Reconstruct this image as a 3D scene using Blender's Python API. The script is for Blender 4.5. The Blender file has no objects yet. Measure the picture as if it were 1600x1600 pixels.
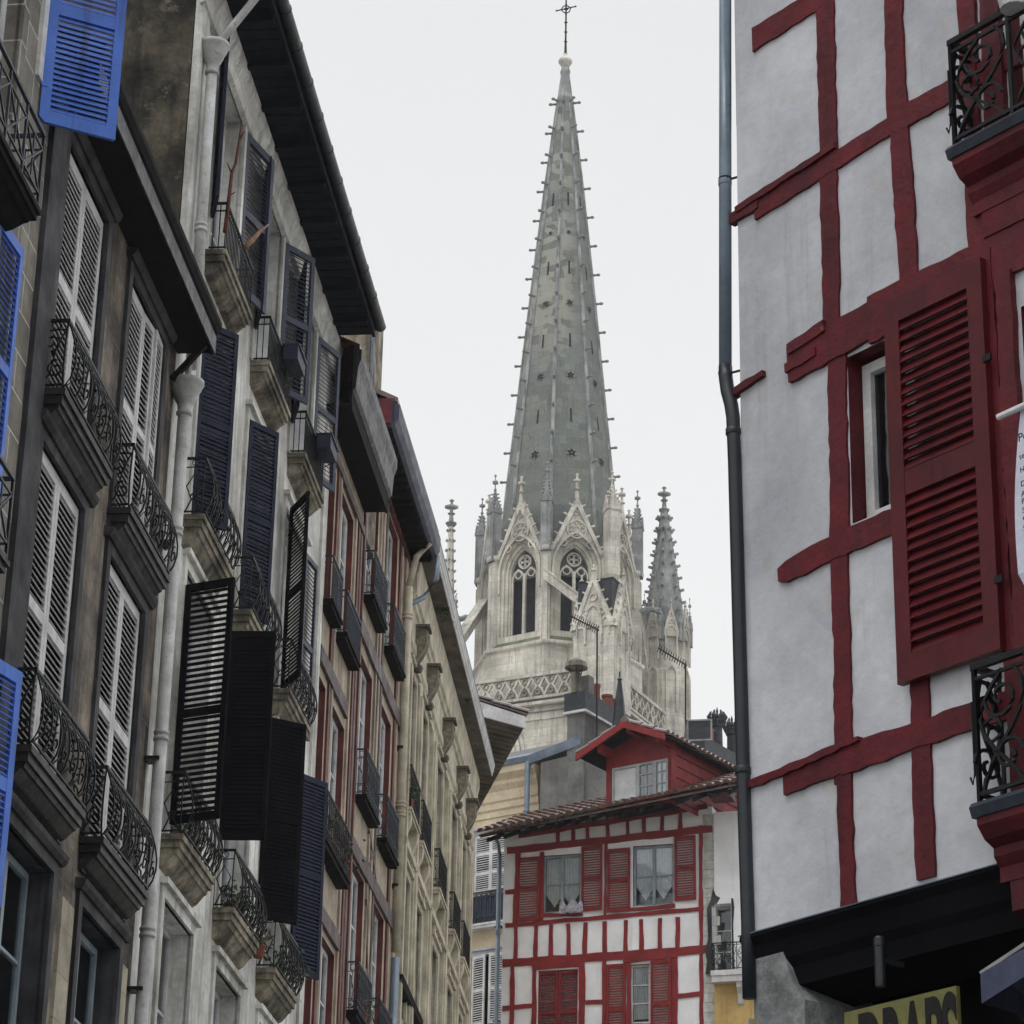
import bpy, bmesh, math, random
from mathutils import Vector, Matrix
R = math.radians
scene = bpy.context.scene
col = scene.collection

# ------------------------------------------------------------------ camera
F_PX = 4424.0
CAM = Vector((0.0, 0.0, 1.6))
_up = Vector((210, -10300, F_PX)).normalized()
_fw = Vector((0, 0, 1)); _Y = (_fw - _up * _fw.dot(_up)).normalized(); _X = _Y.cross(_up) * 1.0
def c2w(d): return Vector((d.dot(_X), d.dot(_Y), d.dot(_up)))
def at(u, v, dist):
    """world point seen at photo pixel (u, v) at a horizontal distance in metres"""
    r = c2w(Vector((u - 800, v - 800, F_PX))); t = dist / math.hypot(r.x, r.y)
    return CAM + r * t
cx, cy, cz = c2w(Vector((1, 0, 0))), c2w(Vector((0, -1, 0))), c2w(Vector((0, 0, -1)))
cam_d = bpy.data.cameras.new('camera'); cam = bpy.data.objects.new('camera', cam_d); col.objects.link(cam)
m3 = Matrix((cx, cy, cz)).transposed()
cam.matrix_world = Matrix.Translation(CAM) @ m3.to_quaternion().to_matrix().to_4x4()
cam_d.sensor_width = 36; cam_d.lens = 36 * F_PX / 1600; cam_d.clip_start = .05; cam_d.clip_end = 2000
scene.camera = cam

# ------------------------------------------------------------------ sky: overcast
SUN_EL, SUN_AZ = R(55), R(215)
w = bpy.data.worlds.new('World'); scene.world = w; w.use_nodes = True
nt = w.node_tree; nt.nodes.clear()
N = nt.nodes.new; L = nt.links.new
out = N('ShaderNodeOutputWorld'); bg = N('ShaderNodeBackground'); bg.inputs[1].default_value = 0.1
sky = N('ShaderNodeTexSky'); sky.sky_type = 'NISHITA'; sky.sun_disc = False
sky.sun_elevation = SUN_EL; sky.sun_rotation = SUN_AZ
hs = N('ShaderNodeHueSaturation'); hs.inputs['Saturation'].default_value = .1; L(sky.outputs[0], hs.inputs['Color'])
tc = N('ShaderNodeTexCoord'); sp = N('ShaderNodeSeparateXYZ'); L(tc.outputs['Generated'], sp.inputs[0])
rp = N('ShaderNodeValToRGB'); L(sp.outputs['Z'], rp.inputs[0])
e = rp.color_ramp.elements
e[0].position = 0.0; e[0].color = (.95, .95, .945, 1)
e[1].position = 1.0; e[1].color = (3.0, 3.06, 3.18, 1)
for p_, c_ in ((.22, (.94, .94, .93, 1)), (.40, (.90, .905, .91, 1)), (.55, (.84, .845, .85, 1)), (.70, (1.25, 1.27, 1.32, 1))):
    q = e.new(p_); q.color = c_
nz = N('ShaderNodeTexNoise'); nz.inputs['Scale'].default_value = 2.2; nz.inputs['Detail'].default_value = 4; L(tc.outputs['Generated'], nz.inputs['Vector'])
mr = N('ShaderNodeMapRange'); mr.inputs[3].default_value = 9.8; mr.inputs[4].default_value = 10.6; L(nz.outputs[0], mr.inputs[0])
sc = N('ShaderNodeVectorMath'); sc.operation = 'SCALE'; L(rp.outputs[0], sc.inputs[0]); L(mr.outputs[0], sc.inputs['Scale'])
mx = N('ShaderNodeMixRGB'); mx.inputs[0].default_value = .93; L(hs.outputs[0], mx.inputs[1]); L(sc.outputs[0], mx.inputs[2])
L(mx.outputs[0], bg.inputs[0]); L(bg.outputs[0], out.inputs[0])
sun_d = bpy.data.lights.new('sun', 'SUN'); sun_d.energy = .6; sun_d.angle = R(25); sun_d.color = (1, .97, .93)
sun = bpy.data.objects.new('sun', sun_d); col.objects.link(sun)
_sd = Vector((math.sin(SUN_AZ) * math.cos(SUN_EL), math.cos(SUN_AZ) * math.cos(SUN_EL), math.sin(SUN_EL)))
sun.rotation_euler = _sd.to_track_quat('Z', 'Y').to_euler(); sun.location = _sd * 50
scene.view_settings.view_transform = 'Standard'; scene.view_settings.look = 'None'
scene.view_settings.exposure = 0; scene.view_settings.gamma = 1
scene.cycles.volume_bounces = 1; scene.cycles.max_bounces = 6; scene.cycles.transparent_max_bounces = 12

# ------------------------------------------------------------------ materials
def mat(name, c1, c2=None, scale=3.0, rough=.8, bump=.15, bscale=None, streak=0.0, cs=None, spots=None, brick=None, metal=0.0, spec=.22, lo=.35, hi=.65, detail=8, grain=.22, patch=None):
    """c1/c2 mixed by fractal noise; streak = share of rain-washed vertical streaks in colour cs; spots = (colour, amount) blotches;
    brick = (width, height, mortar colour, tone)"""
    m = bpy.data.materials.new(name); m.use_nodes = True; t = m.node_tree; t.nodes.clear()
    N = t.nodes.new; L = t.links.new
    o = N('ShaderNodeOutputMaterial'); b = N('ShaderNodeBsdfPrincipled'); L(b.outputs[0], o.inputs[0])
    b.inputs['Roughness'].default_value = rough; b.inputs['Metallic'].default_value = metal; b.inputs['Specular IOR Level'].default_value = spec
    c2 = c2 or tuple(x * .75 for x in c1)
    tc = N('ShaderNodeTexCoord')
    def noise(sc, vec=None, det=detail, rgh=.6):
        n = N('ShaderNodeTexNoise'); n.inputs['Scale'].default_value = sc; n.inputs['Detail'].default_value = det; n.inputs['Roughness'].default_value = rgh
        L(vec or tc.outputs['Object'], n.inputs['Vector']); return n.outputs[0]
    def ramp(x, a, b_):
        r = N('ShaderNodeMapRange'); r.inputs[1].default_value = a; r.inputs[2].default_value = b_; L(x, r.inputs[0]); return r.outputs[0]
    def mix(f, a, b_, mode='MIX'):
        n = N('ShaderNodeMixRGB'); n.blend_type = mode
        for i, x in ((0, f), (1, a), (2, b_)):
            if hasattr(x, 'links'): L(x, n.inputs[i])
            elif i == 0: n.inputs[0].default_value = x
            else: n.inputs[i].default_value = (*x[:3], 1)
        return n.outputs[0]
    c = mix(ramp(noise(scale), lo, hi), c1, c2)
    hgt = None
    if brick:
        bw, bh, mc, tone = brick
        s_ = N('ShaderNodeSeparateXYZ'); L(tc.outputs['Object'], s_.inputs[0])
        ad = N('ShaderNodeMath'); ad.operation = 'ADD'; L(s_.outputs[0], ad.inputs[0]); L(s_.outputs[1], ad.inputs[1])
        cb = N('ShaderNodeCombineXYZ'); L(ad.outputs[0], cb.inputs[0]); L(s_.outputs[2], cb.inputs[1])
        bt = N('ShaderNodeTexBrick'); L(cb.outputs[0], bt.inputs['Vector']); bt.inputs['Scale'].default_value = 1
        bt.inputs['Brick Width'].default_value = bw; bt.inputs['Row Height'].default_value = bh; bt.inputs['Mortar Size'].default_value = .008
        bt.inputs['Mortar Smooth'].default_value = .3; bt.inputs['Bias'].default_value = 0
        bt.inputs['Color1'].default_value = (1, 1, 1, 1); bt.inputs['Color2'].default_value = (tone, tone, tone, 1); bt.inputs['Mortar'].default_value = (1, 1, 1, 1)
        c = mix(1.0, c, bt.outputs[0], 'MULTIPLY'); c = mix(bt.outputs['Fac'], c, mc); hgt = bt.outputs['Fac']
    if streak:
        mp = N('ShaderNodeMapping'); mp.inputs['Scale'].default_value = (5, 5, .35); L(tc.outputs['Object'], mp.inputs[0])
        f = ramp(noise(1.0, mp.outputs[0], 5, .65), .62 - .22 * streak, .75)
        c = mix(f, c, cs or tuple(x * .35 for x in c1))
    if spots:
        f = ramp(noise(scale * 1.7 + 1.3, None, 10, .7), .68 - .25 * spots[1], .72)
        c = mix(f, c, spots[0])
    if grain:
        g1 = N('ShaderNodeMapRange'); g1.inputs[1].default_value = .3; g1.inputs[2].default_value = .7; g1.inputs[3].default_value = 1 - grain; g1.inputs[4].default_value = 1 + grain * .6
        L(noise(scale * 5 + 6, None, 12, .8), g1.inputs[0])
        g2 = N('ShaderNodeMapRange'); g2.inputs[1].default_value = .35; g2.inputs[2].default_value = .65; g2.inputs[3].default_value = 1 - grain; g2.inputs[4].default_value = 1 + grain * .4
        L(noise(scale * .6 + .2, None, 6, .6), g2.inputs[0])
        gm = N('ShaderNodeMath'); gm.operation = 'MULTIPLY'; L(g1.outputs[0], gm.inputs[0]); L(g2.outputs[0], gm.inputs[1])
        vs = N('ShaderNodeVectorMath'); vs.operation = 'SCALE'; L(c, vs.inputs[0]); L(gm.outputs[0], vs.inputs['Scale']); c = vs.outputs[0]
    if patch:
        pc, z0_, z1_, x1_ = patch
        s_ = N('ShaderNodeSeparateXYZ'); L(tc.outputs['Object'], s_.inputs[0])
        def mm(op, a_, b_):
            n_ = N('ShaderNodeMath'); n_.operation = op
            for i_, x_ in ((0, a_), (1, b_)):
                if hasattr(x_, 'links'): L(x_, n_.inputs[i_])
                else: n_.inputs[i_].default_value = x_
            return n_.outputs[0]
        hz_ = mm('MULTIPLY', ramp(s_.outputs[2], z0_, z0_ + 4), ramp(s_.outputs[2], z1_, z1_ - 3)); hx_ = ramp(s_.outputs[0], x1_ + .4, x1_ - .4)
        mp2 = N('ShaderNodeMapping'); mp2.inputs['Scale'].default_value = (1.2, 1.2, 1.6); L(tc.outputs['Object'], mp2.inputs[0])
        vo = N('ShaderNodeTexVoronoi'); vo.distance = 'CHEBYCHEV'; vo.inputs['Scale'].default_value = 1.5; L(mp2.outputs[0], vo.inputs['Vector'])
        s3 = N('ShaderNodeSeparateXYZ'); L(vo.outputs['Color'], s3.inputs[0])
        f = mm('MULTIPLY', mm('MULTIPLY', hz_, hx_), ramp(s3.outputs[0], .35, .6)); c = mix(mm('MULTIPLY', f, .42), c, pc)
    L(c, b.inputs['Base Color'])
    r = ramp(noise(scale * 2.3), .3, .7)
    rm = N('ShaderNodeMapRange'); L(r, rm.inputs[0]); rm.inputs[3].default_value = max(.03, rough - .12); rm.inputs[4].default_value = min(1, rough + .12); L(rm.outputs[0], b.inputs['Roughness'])
    if bump:
        bp = N('ShaderNodeBump'); bp.inputs['Strength'].default_value = bump; bp.inputs['Distance'].default_value = .02
        h = noise(bscale or scale * 6)
        if hgt:
            s2 = N('ShaderNodeMath'); s2.operation = 'SUBTRACT'; L(h, s2.inputs[0]); L(hgt, s2.inputs[1]); h = s2.outputs[0]
        L(h, bp.inputs['Height']); L(bp.outputs[0], b.inputs['Normal'])
    return m
def glass(name, tint=(.02, .025, .03), mixf=.25):
    m = bpy.data.materials.new(name); m.use_nodes = True; t = m.node_tree; t.nodes.clear()
    N = t.nodes.new; L = t.links.new
    o = N('ShaderNodeOutputMaterial'); g = N('ShaderNodeBsdfGlossy'); g.inputs['Roughness'].default_value = .04; g.inputs[0].default_value = (.9, .93, .95, 1)
    tr = N('ShaderNodeBsdfTransparent'); tr.inputs[0].default_value = (.94, .96, .97, 1)
    lw = N('ShaderNodeLayerWeight'); lw.inputs[0].default_value = .38
    mx = N('ShaderNodeMixShader'); L(lw.outputs['Fresnel'], mx.inputs[0]); L(tr.outputs[0], mx.inputs[1]); L(g.outputs[0], mx.inputs[2]); L(mx.outputs[0], o.inputs[0])
    tc = N('ShaderNodeTexCoord'); n = N('ShaderNodeTexNoise'); n.inputs['Scale'].default_value = 1.7; L(tc.outputs['Object'], n.inputs['Vector'])
    bp = N('ShaderNodeBump'); bp.inputs['Strength'].default_value = .25; bp.inputs['Distance'].default_value = .03; L(n.outputs[0], bp.inputs['Height']); L(bp.outputs[0], g.inputs['Normal'])
    return m
M = {}
M['b1_stone'] = mat('weathered_stone', (.34, .285, .225), (.085, .072, .062), 1.3, .85, .5, streak=.8, cs=(.016, .015, .016), brick=(.7, .32, (.2, .185, .17), .65), grain=.5, lo=.42, hi=.6)
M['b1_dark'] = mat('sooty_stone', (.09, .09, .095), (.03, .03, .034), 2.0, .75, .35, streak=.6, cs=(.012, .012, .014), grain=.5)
M['b0_stone'] = mat('ashlar_stone', (.30, .28, .235), (.17, .155, .135), 2.5, .85, .3, streak=.3, cs=(.08, .075, .07), brick=(.55, .34, (.5, .49, .45), .7))
M['b2_render'] = mat('offwhite_render', (.78, .78, .74), (.46, .45, .41), .8, .8, .10, bscale=14, streak=.6, cs=(.2, .19, .165), grain=.32, lo=.4, hi=.62)
M['b2_party'] = mat('mottled_render', (.12, .105, .075), (.03, .027, .023), 1.7, .9, .5, streak=.5, cs=(.018, .017, .016), spots=((.26, .235, .18), .36), grain=.5, lo=.42, hi=.6)
M['lime'] = mat('limestone_trim', (.36, .32, .24), (.13, .115, .088), 3.0, .8, .35, streak=.7, cs=(.03, .029, .024), grain=.5, lo=.42, hi=.6)
M['rust_stone'] = mat('damp_stone', (.04, .036, .034), (.015, .014, .014), 3.0, .5, .35, streak=.0, spots=((.16, .07, .035), .12), grain=.5)
M['white_paint'] = mat('weathered_white_paint', (.69, .69, .685), (.53, .53, .53), 4, .55, .12, spots=((.25, .24, .22), .25))
M['blue_paint'] = mat('bright_blue_paint', (.085, .20, .66), (.065, .155, .54), 2, .45, .1, streak=.25, cs=(.04, .08, .25), spots=((.10, .17, .42), .2), grain=.2)
M['slate_paint'] = mat('slate_blue_paint', (.045, .055, .088), (.028, .036, .062), 3, .45, .1, spots=((.11, .13, .17), .2))
M['navy_paint'] = mat('navy_paint', (.016, .02, .046), (.009, .012, .028), 3, .6, .1, spec=.15)
M['black_paint'] = mat('black_paint', (.008, .008, .010), (.005, .005, .0065), 3, .85, .1, spec=.03)
M['iron'] = mat('black_wrought_iron', (.010, .011, .013), (.006, .0065, .008), 12, .45, .1, spots=((.05, .04, .03), .08), spec=.2)
M['iron_blue'] = mat('blue_grey_iron', (.035, .046, .066), (.018, .024, .036), 12, .4, .1)
M['eave_dark'] = mat('dark_eave_boards', (.010, .013, .021), (.005, .0065, .011), 2.5, .55, .2, streak=.4, cs=(.018, .024, .036), spec=.1)
M['eave_brown'] = mat('brown_eave_boards', (.013, .0115, .011), (.007, .006, .006), 3, .75, .2, spec=.06)
M['fascia'] = mat('worn_fascia', (.04, .037, .037), (.014, .013, .013), 4, .4, .35, streak=.9, cs=(.15, .15, .17), grain=.6)
M['zinc'] = mat('zinc', (.17, .21, .26), (.11, .14, .18), 3, .4, .12, metal=.3, streak=.4, cs=(.12, .14, .16))
M['pipe_white'] = mat('flaking_white_pipe', (.5, .51, .5), (.34, .34, .32), 5, .5, .25, spots=((.18, .17, .15), .3))
M['pipe_dark'] = mat('dark_grey_pipe', (.016, .022, .030), (.009, .013, .018), 3, .4, .1, spec=.45)
M['pipe_light'] = mat('blue_grey_pipe', (.18, .24, .3), (.12, .165, .21), 3, .35, .1, spec=.7)
M['ox_beam'] = mat('oxblood_timber', (.135, .012, .018), (.085, .009, .014), 4, .5, .45, bscale=18, streak=.5, cs=(.05, .008, .012), spots=((.2, .07, .07), .08), grain=.28)
M['ox_paint'] = mat('oxblood_paint', (.10, .009, .012), (.07, .007, .010), 2.5, .4, .1, streak=.2, cs=(.03, .005, .007), spots=((.12, .03, .03), .12), grain=.25)
M['red_paint'] = mat('barn_red_paint', (.27, .026, .027), (.2, .018, .02), 3, .5, .1, spots=((.34, .07, .06), .12))
M['plaster'] = mat('bumpy_white_plaster', (.55, .56, .59), (.43, .44, .475), 1.3, .75, .7, bscale=3.0, streak=.18, cs=(.36, .355, .36), spots=((.46, .415, .36), .38), grain=.16)
M['plaster2'] = mat('white_plaster', (.88, .89, .91), (.80, .81, .83), 2, .8, .2, bscale=5, streak=.2, cs=(.6, .6, .6), grain=.12)
M['cream'] = mat('cream_stone', (.58, .525, .41), (.34, .305, .235), 1.8, .8, .25, streak=.5, cs=(.15, .12, .07), brick=(.9, .38, (.3, .26, .18), .88))
M['cream_trim'] = mat('cream_trim', (.62, .565, .44), (.38, .345, .26), 3, .75, .2, streak=.3, cs=(.2, .165, .11))
M['soffit'] = mat('stained_soffit', (.22, .19, .155), (.10, .085, .07), 2.5, .8, .3, streak=.2, spots=((.035, .03, .028), .2))
M['beige'] = mat('beige_timber', (.50, .42, .32), (.31, .255, .195), 3, .7, .2, streak=.5, cs=(.11, .09, .075))
M['redbrown'] = mat('redbrown_paint', (.14, .036, .03), (.07, .02, .018), 3, .5, .1, streak=.3, cs=(.25, .06, .04))
M['timber_grey'] = mat('purple_grey_timber', (.12, .085, .08), (.06, .042, .042), 4, .55, .3, streak=.4, cs=(.2, .18, .19))
M['yellow'] = mat('pale_yellow_render', (.66, .56, .40), (.54, .45, .32), 1.5, .8, .12, streak=.15, cs=(.38, .31, .21))
M['ochre'] = mat('ochre_render', (.60, .42, .17), (.5, .34, .13), 2, .8, .12, streak=.3, cs=(.35, .22, .08))
M['grey_wall'] = mat('mossy_grey_render', (.19, .19, .175), (.075, .08, .085), 1.6, .85, .4, streak=.7, cs=(.19, .165, .14), spots=((.035, .037, .042), .25))
M['tile'] = mat('wet_roof_tiles', (.17, .062, .042), (.055, .036, .03), 4, .2, .3, spots=((.03, .032, .022), .5), spec=1.0, grain=.5)
M['flaking'] = mat('flaking_whitewash', (.34, .35, .35), (.17, .18, .185), 4, .8, .5, streak=.5, cs=(.06, .065, .07), grain=.5)
M['slate'] = mat('wet_slate', (.045, .052, .062), (.028, .033, .04), 5, .35, .2, brick=(.3, .18, (.02, .022, .026), .7))
M['terracotta'] = mat('terracotta', (.26, .08, .05), (.15, .05, .035), 5, .7, .2, spots=((.08, .05, .04), .2))
M['gothic'] = mat('gothic_limestone', (.80, .76, .66), (.56, .53, .46), .9, .85, .3, bscale=6, streak=.55, cs=(.24, .235, .23), brick=(.75, .36, (.42, .40, .36), .84), grain=.25)
M['gothic_grey'] = mat('grey_gothic_stone', (.40, .405, .40), (.19, .2, .2), 1.3, .85, .35, bscale=6, streak=.5, cs=(.07, .078, .08))
M['spire'] = mat('mossy_spire_stone', (.31, .325, .285), (.15, .17, .165), .5, .8, .3, bscale=5, streak=.35, cs=(.12, .145, .125), spots=((.17, .175, .11), .3), grain=.35, patch=((.46, .45, .37), 62.0, 81.0, .45), brick=(.8, .42, (.16, .17, .15), .72))
M['moss'] = mat('moss_on_stone', (.10, .12, .05), (.2, .19, .14), 1.5, .9, .4)
M['dark'] = mat('unlit_interior', (.012, .012, .014), (.008, .008, .01), 2, .9, 0)  # shade inside the rooms, put into the colour
M['belfry_dark'] = mat('opening_shade', (.03, .028, .035), (.018, .017, .022), 3, .8, .1)  # shade inside belfry and spire openings, put into a dark colour
M['curtain'] = mat('lace_curtain', (.9, .92, .93), (.75, .78, .8), 14, .9, .3, bscale=40, grain=.05)
M['glass'] = glass('window_glass')
M['frame_grey'] = mat('grey_painted_joinery', (.42, .44, .46), (.33, .35, .37), 4, .5, .08)
M['frame_blue'] = mat('blue_grey_joinery', (.33, .40, .44), (.25, .31, .35), 4, .5, .08)
M['ground'] = mat('ground_stone', (.30, .295, .28), (.22, .21, .2), .8, .7, .2)
M['paving'] = mat('wet_paving', (.16, .155, .15), (.1, .098, .095), 1.5, .35, .25, brick=(.6, .4, (.06, .058, .055), .8))
M['leaf'] = mat('leaf_green', (.045, .12, .03), (.025, .07, .02), 9, .5, .1)
M['leaf_dry'] = mat('dry_leaf', (.12, .09, .045), (.06, .05, .03), 9, .7, .1)
M['bark'] = mat('bare_branch', (.17, .06, .035), (.09, .035, .022), 9, .8, .3)
M['bark_pale'] = mat('pale_branch', (.34, .21, .13), (.2, .12, .08), 9, .8, .3)
M['petal_red'] = mat('petal_red', (.5, .02, .02), (.35, .02, .03), 9, .6, 0)
M['petal_pink'] = mat('petal_pink', (.6, .2, .25), (.5, .15, .2), 9, .6, 0)
M['cloth'] = mat('white_cloth', (.7, .7, .74), (.3, .32, .42), 9, .8, .2)
M['banner'] = mat('banner_fabric', (.62, .65, .74), (.55, .58, .68), 2, .7, .1)
M['sign_yellow'] = mat('yellow_sign_board', (.20, .19, .07), (.13, .125, .05), 5, .6, .1)
M['lettering'] = mat('black_lettering', (.012, .012, .012), (.01, .01, .01), 5, .6, 0)
M['parasol'] = mat('slate_blue_canvas', (.075, .085, .14), (.055, .062, .105), 6, .55, .1)
M['steel'] = mat('steel', (.3, .3, .3), (.2, .2, .2), 4, .35, .05, metal=.8)
M['plastic_white'] = mat('white_plastic', (.7, .71, .72), (.6, .61, .62), 4, .45, .03)

# ------------------------------------------------------------------ mesh helper
class MB:
    def __init__(s): s.v = []; s.f = []; s.m = []
    def add(s, vs, fs, m=0):
        b = len(s.v); s.v += [tuple(x) for x in vs]
        for f in fs: s.f.append([b + i for i in f]); s.m.append(m)
    def box(s, x0, x1, y0, y1, z0, z1, m=0):
        s.add([(x, y, z) for z in (z0, z1) for y in (y0, y1) for x in (x0, x1)],
              [(0, 2, 3, 1), (4, 5, 7, 6), (0, 1, 5, 4), (2, 6, 7, 3), (0, 4, 6, 2), (1, 3, 7, 5)], m)
    def extr(s, pts, vec, m=0, cap=True):
        n = len(pts); v = Vector(vec)
        vs = [Vector(p) for p in pts]; vs += [p + v for p in vs]
        fs = [(i, (i + 1) % n, n + (i + 1) % n, n + i) for i in range(n)]
        if cap: fs += [tuple(range(n))[::-1], tuple(range(n, 2 * n))]
        s.add(vs, fs, m)
    def prof(s, x0, x1, yz, m=0): s.extr([(x0, y, z) for y, z in yz], (x1 - x0, 0, 0), m)
    def ring(s, inner, outer, vec, m=0, closed=True):
        n = len(inner); v = Vector(vec); I = [Vector(p) for p in inner]; O = [Vector(p) for p in outer]
        vs = I + O + [p + v for p in I] + [p + v for p in O]; fs = []
        for i in range(n if closed else n - 1):
            j = (i + 1) % n
            fs += [(i, j, n + j, n + i), (2*n + i, 3*n + i, 3*n + j, 2*n + j), (i, 2*n + i, 2*n + j, j), (n + i, n + j, 3*n + j, 3*n + i)]
        if not closed: fs += [(0, n, 3*n, 2*n), (n - 1, 3*n - 1, 4*n - 1, 2*n - 1)]
        s.add(vs, fs, m)
    def tube(s, pts, r, n=4, m=0, cap=True):
        P = [Vector(p) for p in pts]; k = len(P); vs = []
        for i, p in enumerate(P):
            d = (P[min(i + 1, k - 1)] - P[max(i - 1, 0)]); d = d.normalized() if d.length > 1e-9 else Vector((0, 0, 1))
            a = Vector((0, 0, 1)) if abs(d.z) < .9 else Vector((1, 0, 0)); u = d.cross(a).normalized(); w_ = d.cross(u)
            rr = r[i] if isinstance(r, (list, tuple)) else r
            for j in range(n):
                t = 2 * math.pi * (j + .5) / n; vs.append(p + (u * math.cos(t) + w_ * math.sin(t)) * rr)
        fs = [(i*n + j, i*n + (j + 1) % n, (i + 1)*n + (j + 1) % n, (i + 1)*n + j) for i in range(k - 1) for j in range(n)]
        if cap: fs += [tuple(range(n))[::-1], tuple(range((k - 1) * n, k * n))]
        s.add(vs, fs, m)
    def lathe(s, prof, c=(0, 0, 0), n=12, m=0, a0=0.0, sx=1, sy=1):
        k = len(prof); c = Vector(c)
        vs = [c + Vector((r * math.sin(a0 + 2*math.pi*j/n) * sx, -r * math.cos(a0 + 2*math.pi*j/n) * sy, z)) for r, z in prof for j in range(n)]
        fs = [(i*n + j, i*n + (j + 1) % n, (i + 1)*n + (j + 1) % n, (i + 1)*n + j) for i in range(k - 1) for j in range(n)]
        fs += [tuple(range(n))[::-1], tuple(range((k - 1) * n, k * n))]
        s.add(vs, fs, m)
    def frame(s, x0, x1, z0, z1, t, y0, y1, m=0):
        s.ring([(x0 + t, y0, z0 + t), (x1 - t, y0, z0 + t), (x1 - t, y0, z1 - t), (x0 + t, y0, z1 - t)],
               [(x0, y0, z0), (x1, y0, z0), (x1, y0, z1), (x0, y0, z1)], (0, y1 - y0, 0), m)
    def xf(s, mat4, start=0):
        for i in range(start, len(s.v)): s.v[i] = tuple(mat4 @ Vector(s.v[i]))
    def build(s, name, mats, parent=None, loc=None, rot=None, smooth=False, ox=0.0):
        me = bpy.data.meshes.new(name)
        me.from_pydata([(x - ox, y, z) for x, y, z in s.v] if ox else s.v, [], s.f)
        mats = mats if isinstance(mats, (list, tuple)) else [mats]
        for k in mats: me.materials.append(M[k])
        for p, k in zip(me.polygons, s.m): p.material_index = min(k, len(mats) - 1)
        bm = bmesh.new(); bm.from_mesh(me); bmesh.ops.recalc_face_normals(bm, faces=bm.faces); bm.to_mesh(me); bm.free()
        if smooth:
            for p in me.polygons: p.use_smooth = True
        o = bpy.data.objects.new(name, me); col.objects.link(o); o.parent = parent
        if loc is not None: o.location = loc
        if rot is not None: o.rotation_euler = rot
        return o
def inst(src, parent, loc, rot=(0, 0, 0), name=None):
    """a copy of a part (and of its own children) that shares its mesh"""
    o = src.copy(); col.objects.link(o); o.parent = parent; o.location = loc; o.rotation_euler = rot
    for ch in src.children:
        k = ch.copy(); col.objects.link(k); k.parent = o
    return o
def tag(o, label=None, cat=None, group=None, kind=None):
    if label: o['label'] = label
    if cat: o['category'] = cat
    if group: o['group'] = group
    if kind: o['kind'] = kind
    return o
def empty(name, loc, rz=0.0):
    o = bpy.data.objects.new(name, None); col.objects.link(o); o.location = loc; o.rotation_euler = (0, 0, rz); o.empty_display_size = .3; return o

class House:
    """a building whose front runs left to right along local x; outward is -y"""
    def __init__(s, name, label, origin, heading, s0, cat='house', group=None):
        a = R(heading); d = Vector((math.sin(a), math.cos(a), 0)); s.s0 = s0
        s.d = d; s.o = Vector(origin); s.rz = math.atan2(d.y, d.x)
        s.e = empty(name, s.o + d * s0, s.rz); tag(s.e, label, cat, group)
    def put(s, mb, name, mats, parent=None, smooth=False):
        return mb.build(name, mats, parent or s.e, ox=s.s0, smooth=smooth)
    def inst(s, src, x, y, z, rz=0.0): return inst(src, s.e, (x - s.s0, y, z), (0, 0, rz))
    def world(s, x, y, z):
        n = Vector((-s.d.y, s.d.x, 0)); return s.o + s.d * x + n * y + Vector((0, 0, z))
def wall_grid(mb, x0, x1, z0, z1, ops, depth=.2, m=0, mr=None, y=0.0):
    """front wall sheet with openings (a,b,c,d[,depth]) and their reveals"""
    xs = sorted({x0, x1} | {v for o in ops for v in o[:2]}); zs = sorted({z0, z1} | {v for o in ops for v in o[2:4]})
    xs = [v for v in xs if x0 <= v <= x1]; zs = [v for v in zs if z0 <= v <= z1]
    for a, b in zip(xs, xs[1:]):
        for c, d in zip(zs, zs[1:]):
            mxx, mz = (a + b) / 2, (c + d) / 2
            if any(o[0] < mxx < o[1] and o[2] < mz < o[3] for o in ops): continue
            mb.add([(a, y, c), (b, y, c), (b, y, d), (a, y, d)], [(0, 1, 2, 3)], m)
    for o in ops:
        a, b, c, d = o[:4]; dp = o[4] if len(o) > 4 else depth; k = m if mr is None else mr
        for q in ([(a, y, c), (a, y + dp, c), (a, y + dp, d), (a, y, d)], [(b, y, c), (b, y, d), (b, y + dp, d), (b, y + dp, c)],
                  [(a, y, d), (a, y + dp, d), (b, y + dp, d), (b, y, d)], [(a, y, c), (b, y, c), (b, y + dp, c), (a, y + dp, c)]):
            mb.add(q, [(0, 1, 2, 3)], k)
def house_wall(H, x0, x1, z1, ops, mats, depth=.2, back=8.0, mr=None, z0=0.0, topz=None):
    mb = MB(); wall_grid(mb, x0, x1, z0, z1, ops, depth, 0, mr)
    for q in ([(x0, 0, z0), (x0, back, z0), (x0, back, z1), (x0, 0, z1)], [(x1, 0, z0), (x1, 0, z1), (x1, back, z1), (x1, back, z0)],
              [(x0, back, z0), (x1, back, z0), (x1, back, z1), (x0, back, z1)], [(x0, 0, z1), (x1, 0, z1), (x1, back, z1), (x0, back, z1)]):
        mb.add(q, [(0, 1, 2, 3)], 0)
    # near-black sheet standing in for the unlit rooms behind the openings
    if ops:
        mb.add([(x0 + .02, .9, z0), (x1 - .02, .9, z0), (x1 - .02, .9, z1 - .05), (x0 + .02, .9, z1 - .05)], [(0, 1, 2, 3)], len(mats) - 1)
    return H.put(mb, 'wall', mats)
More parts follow.
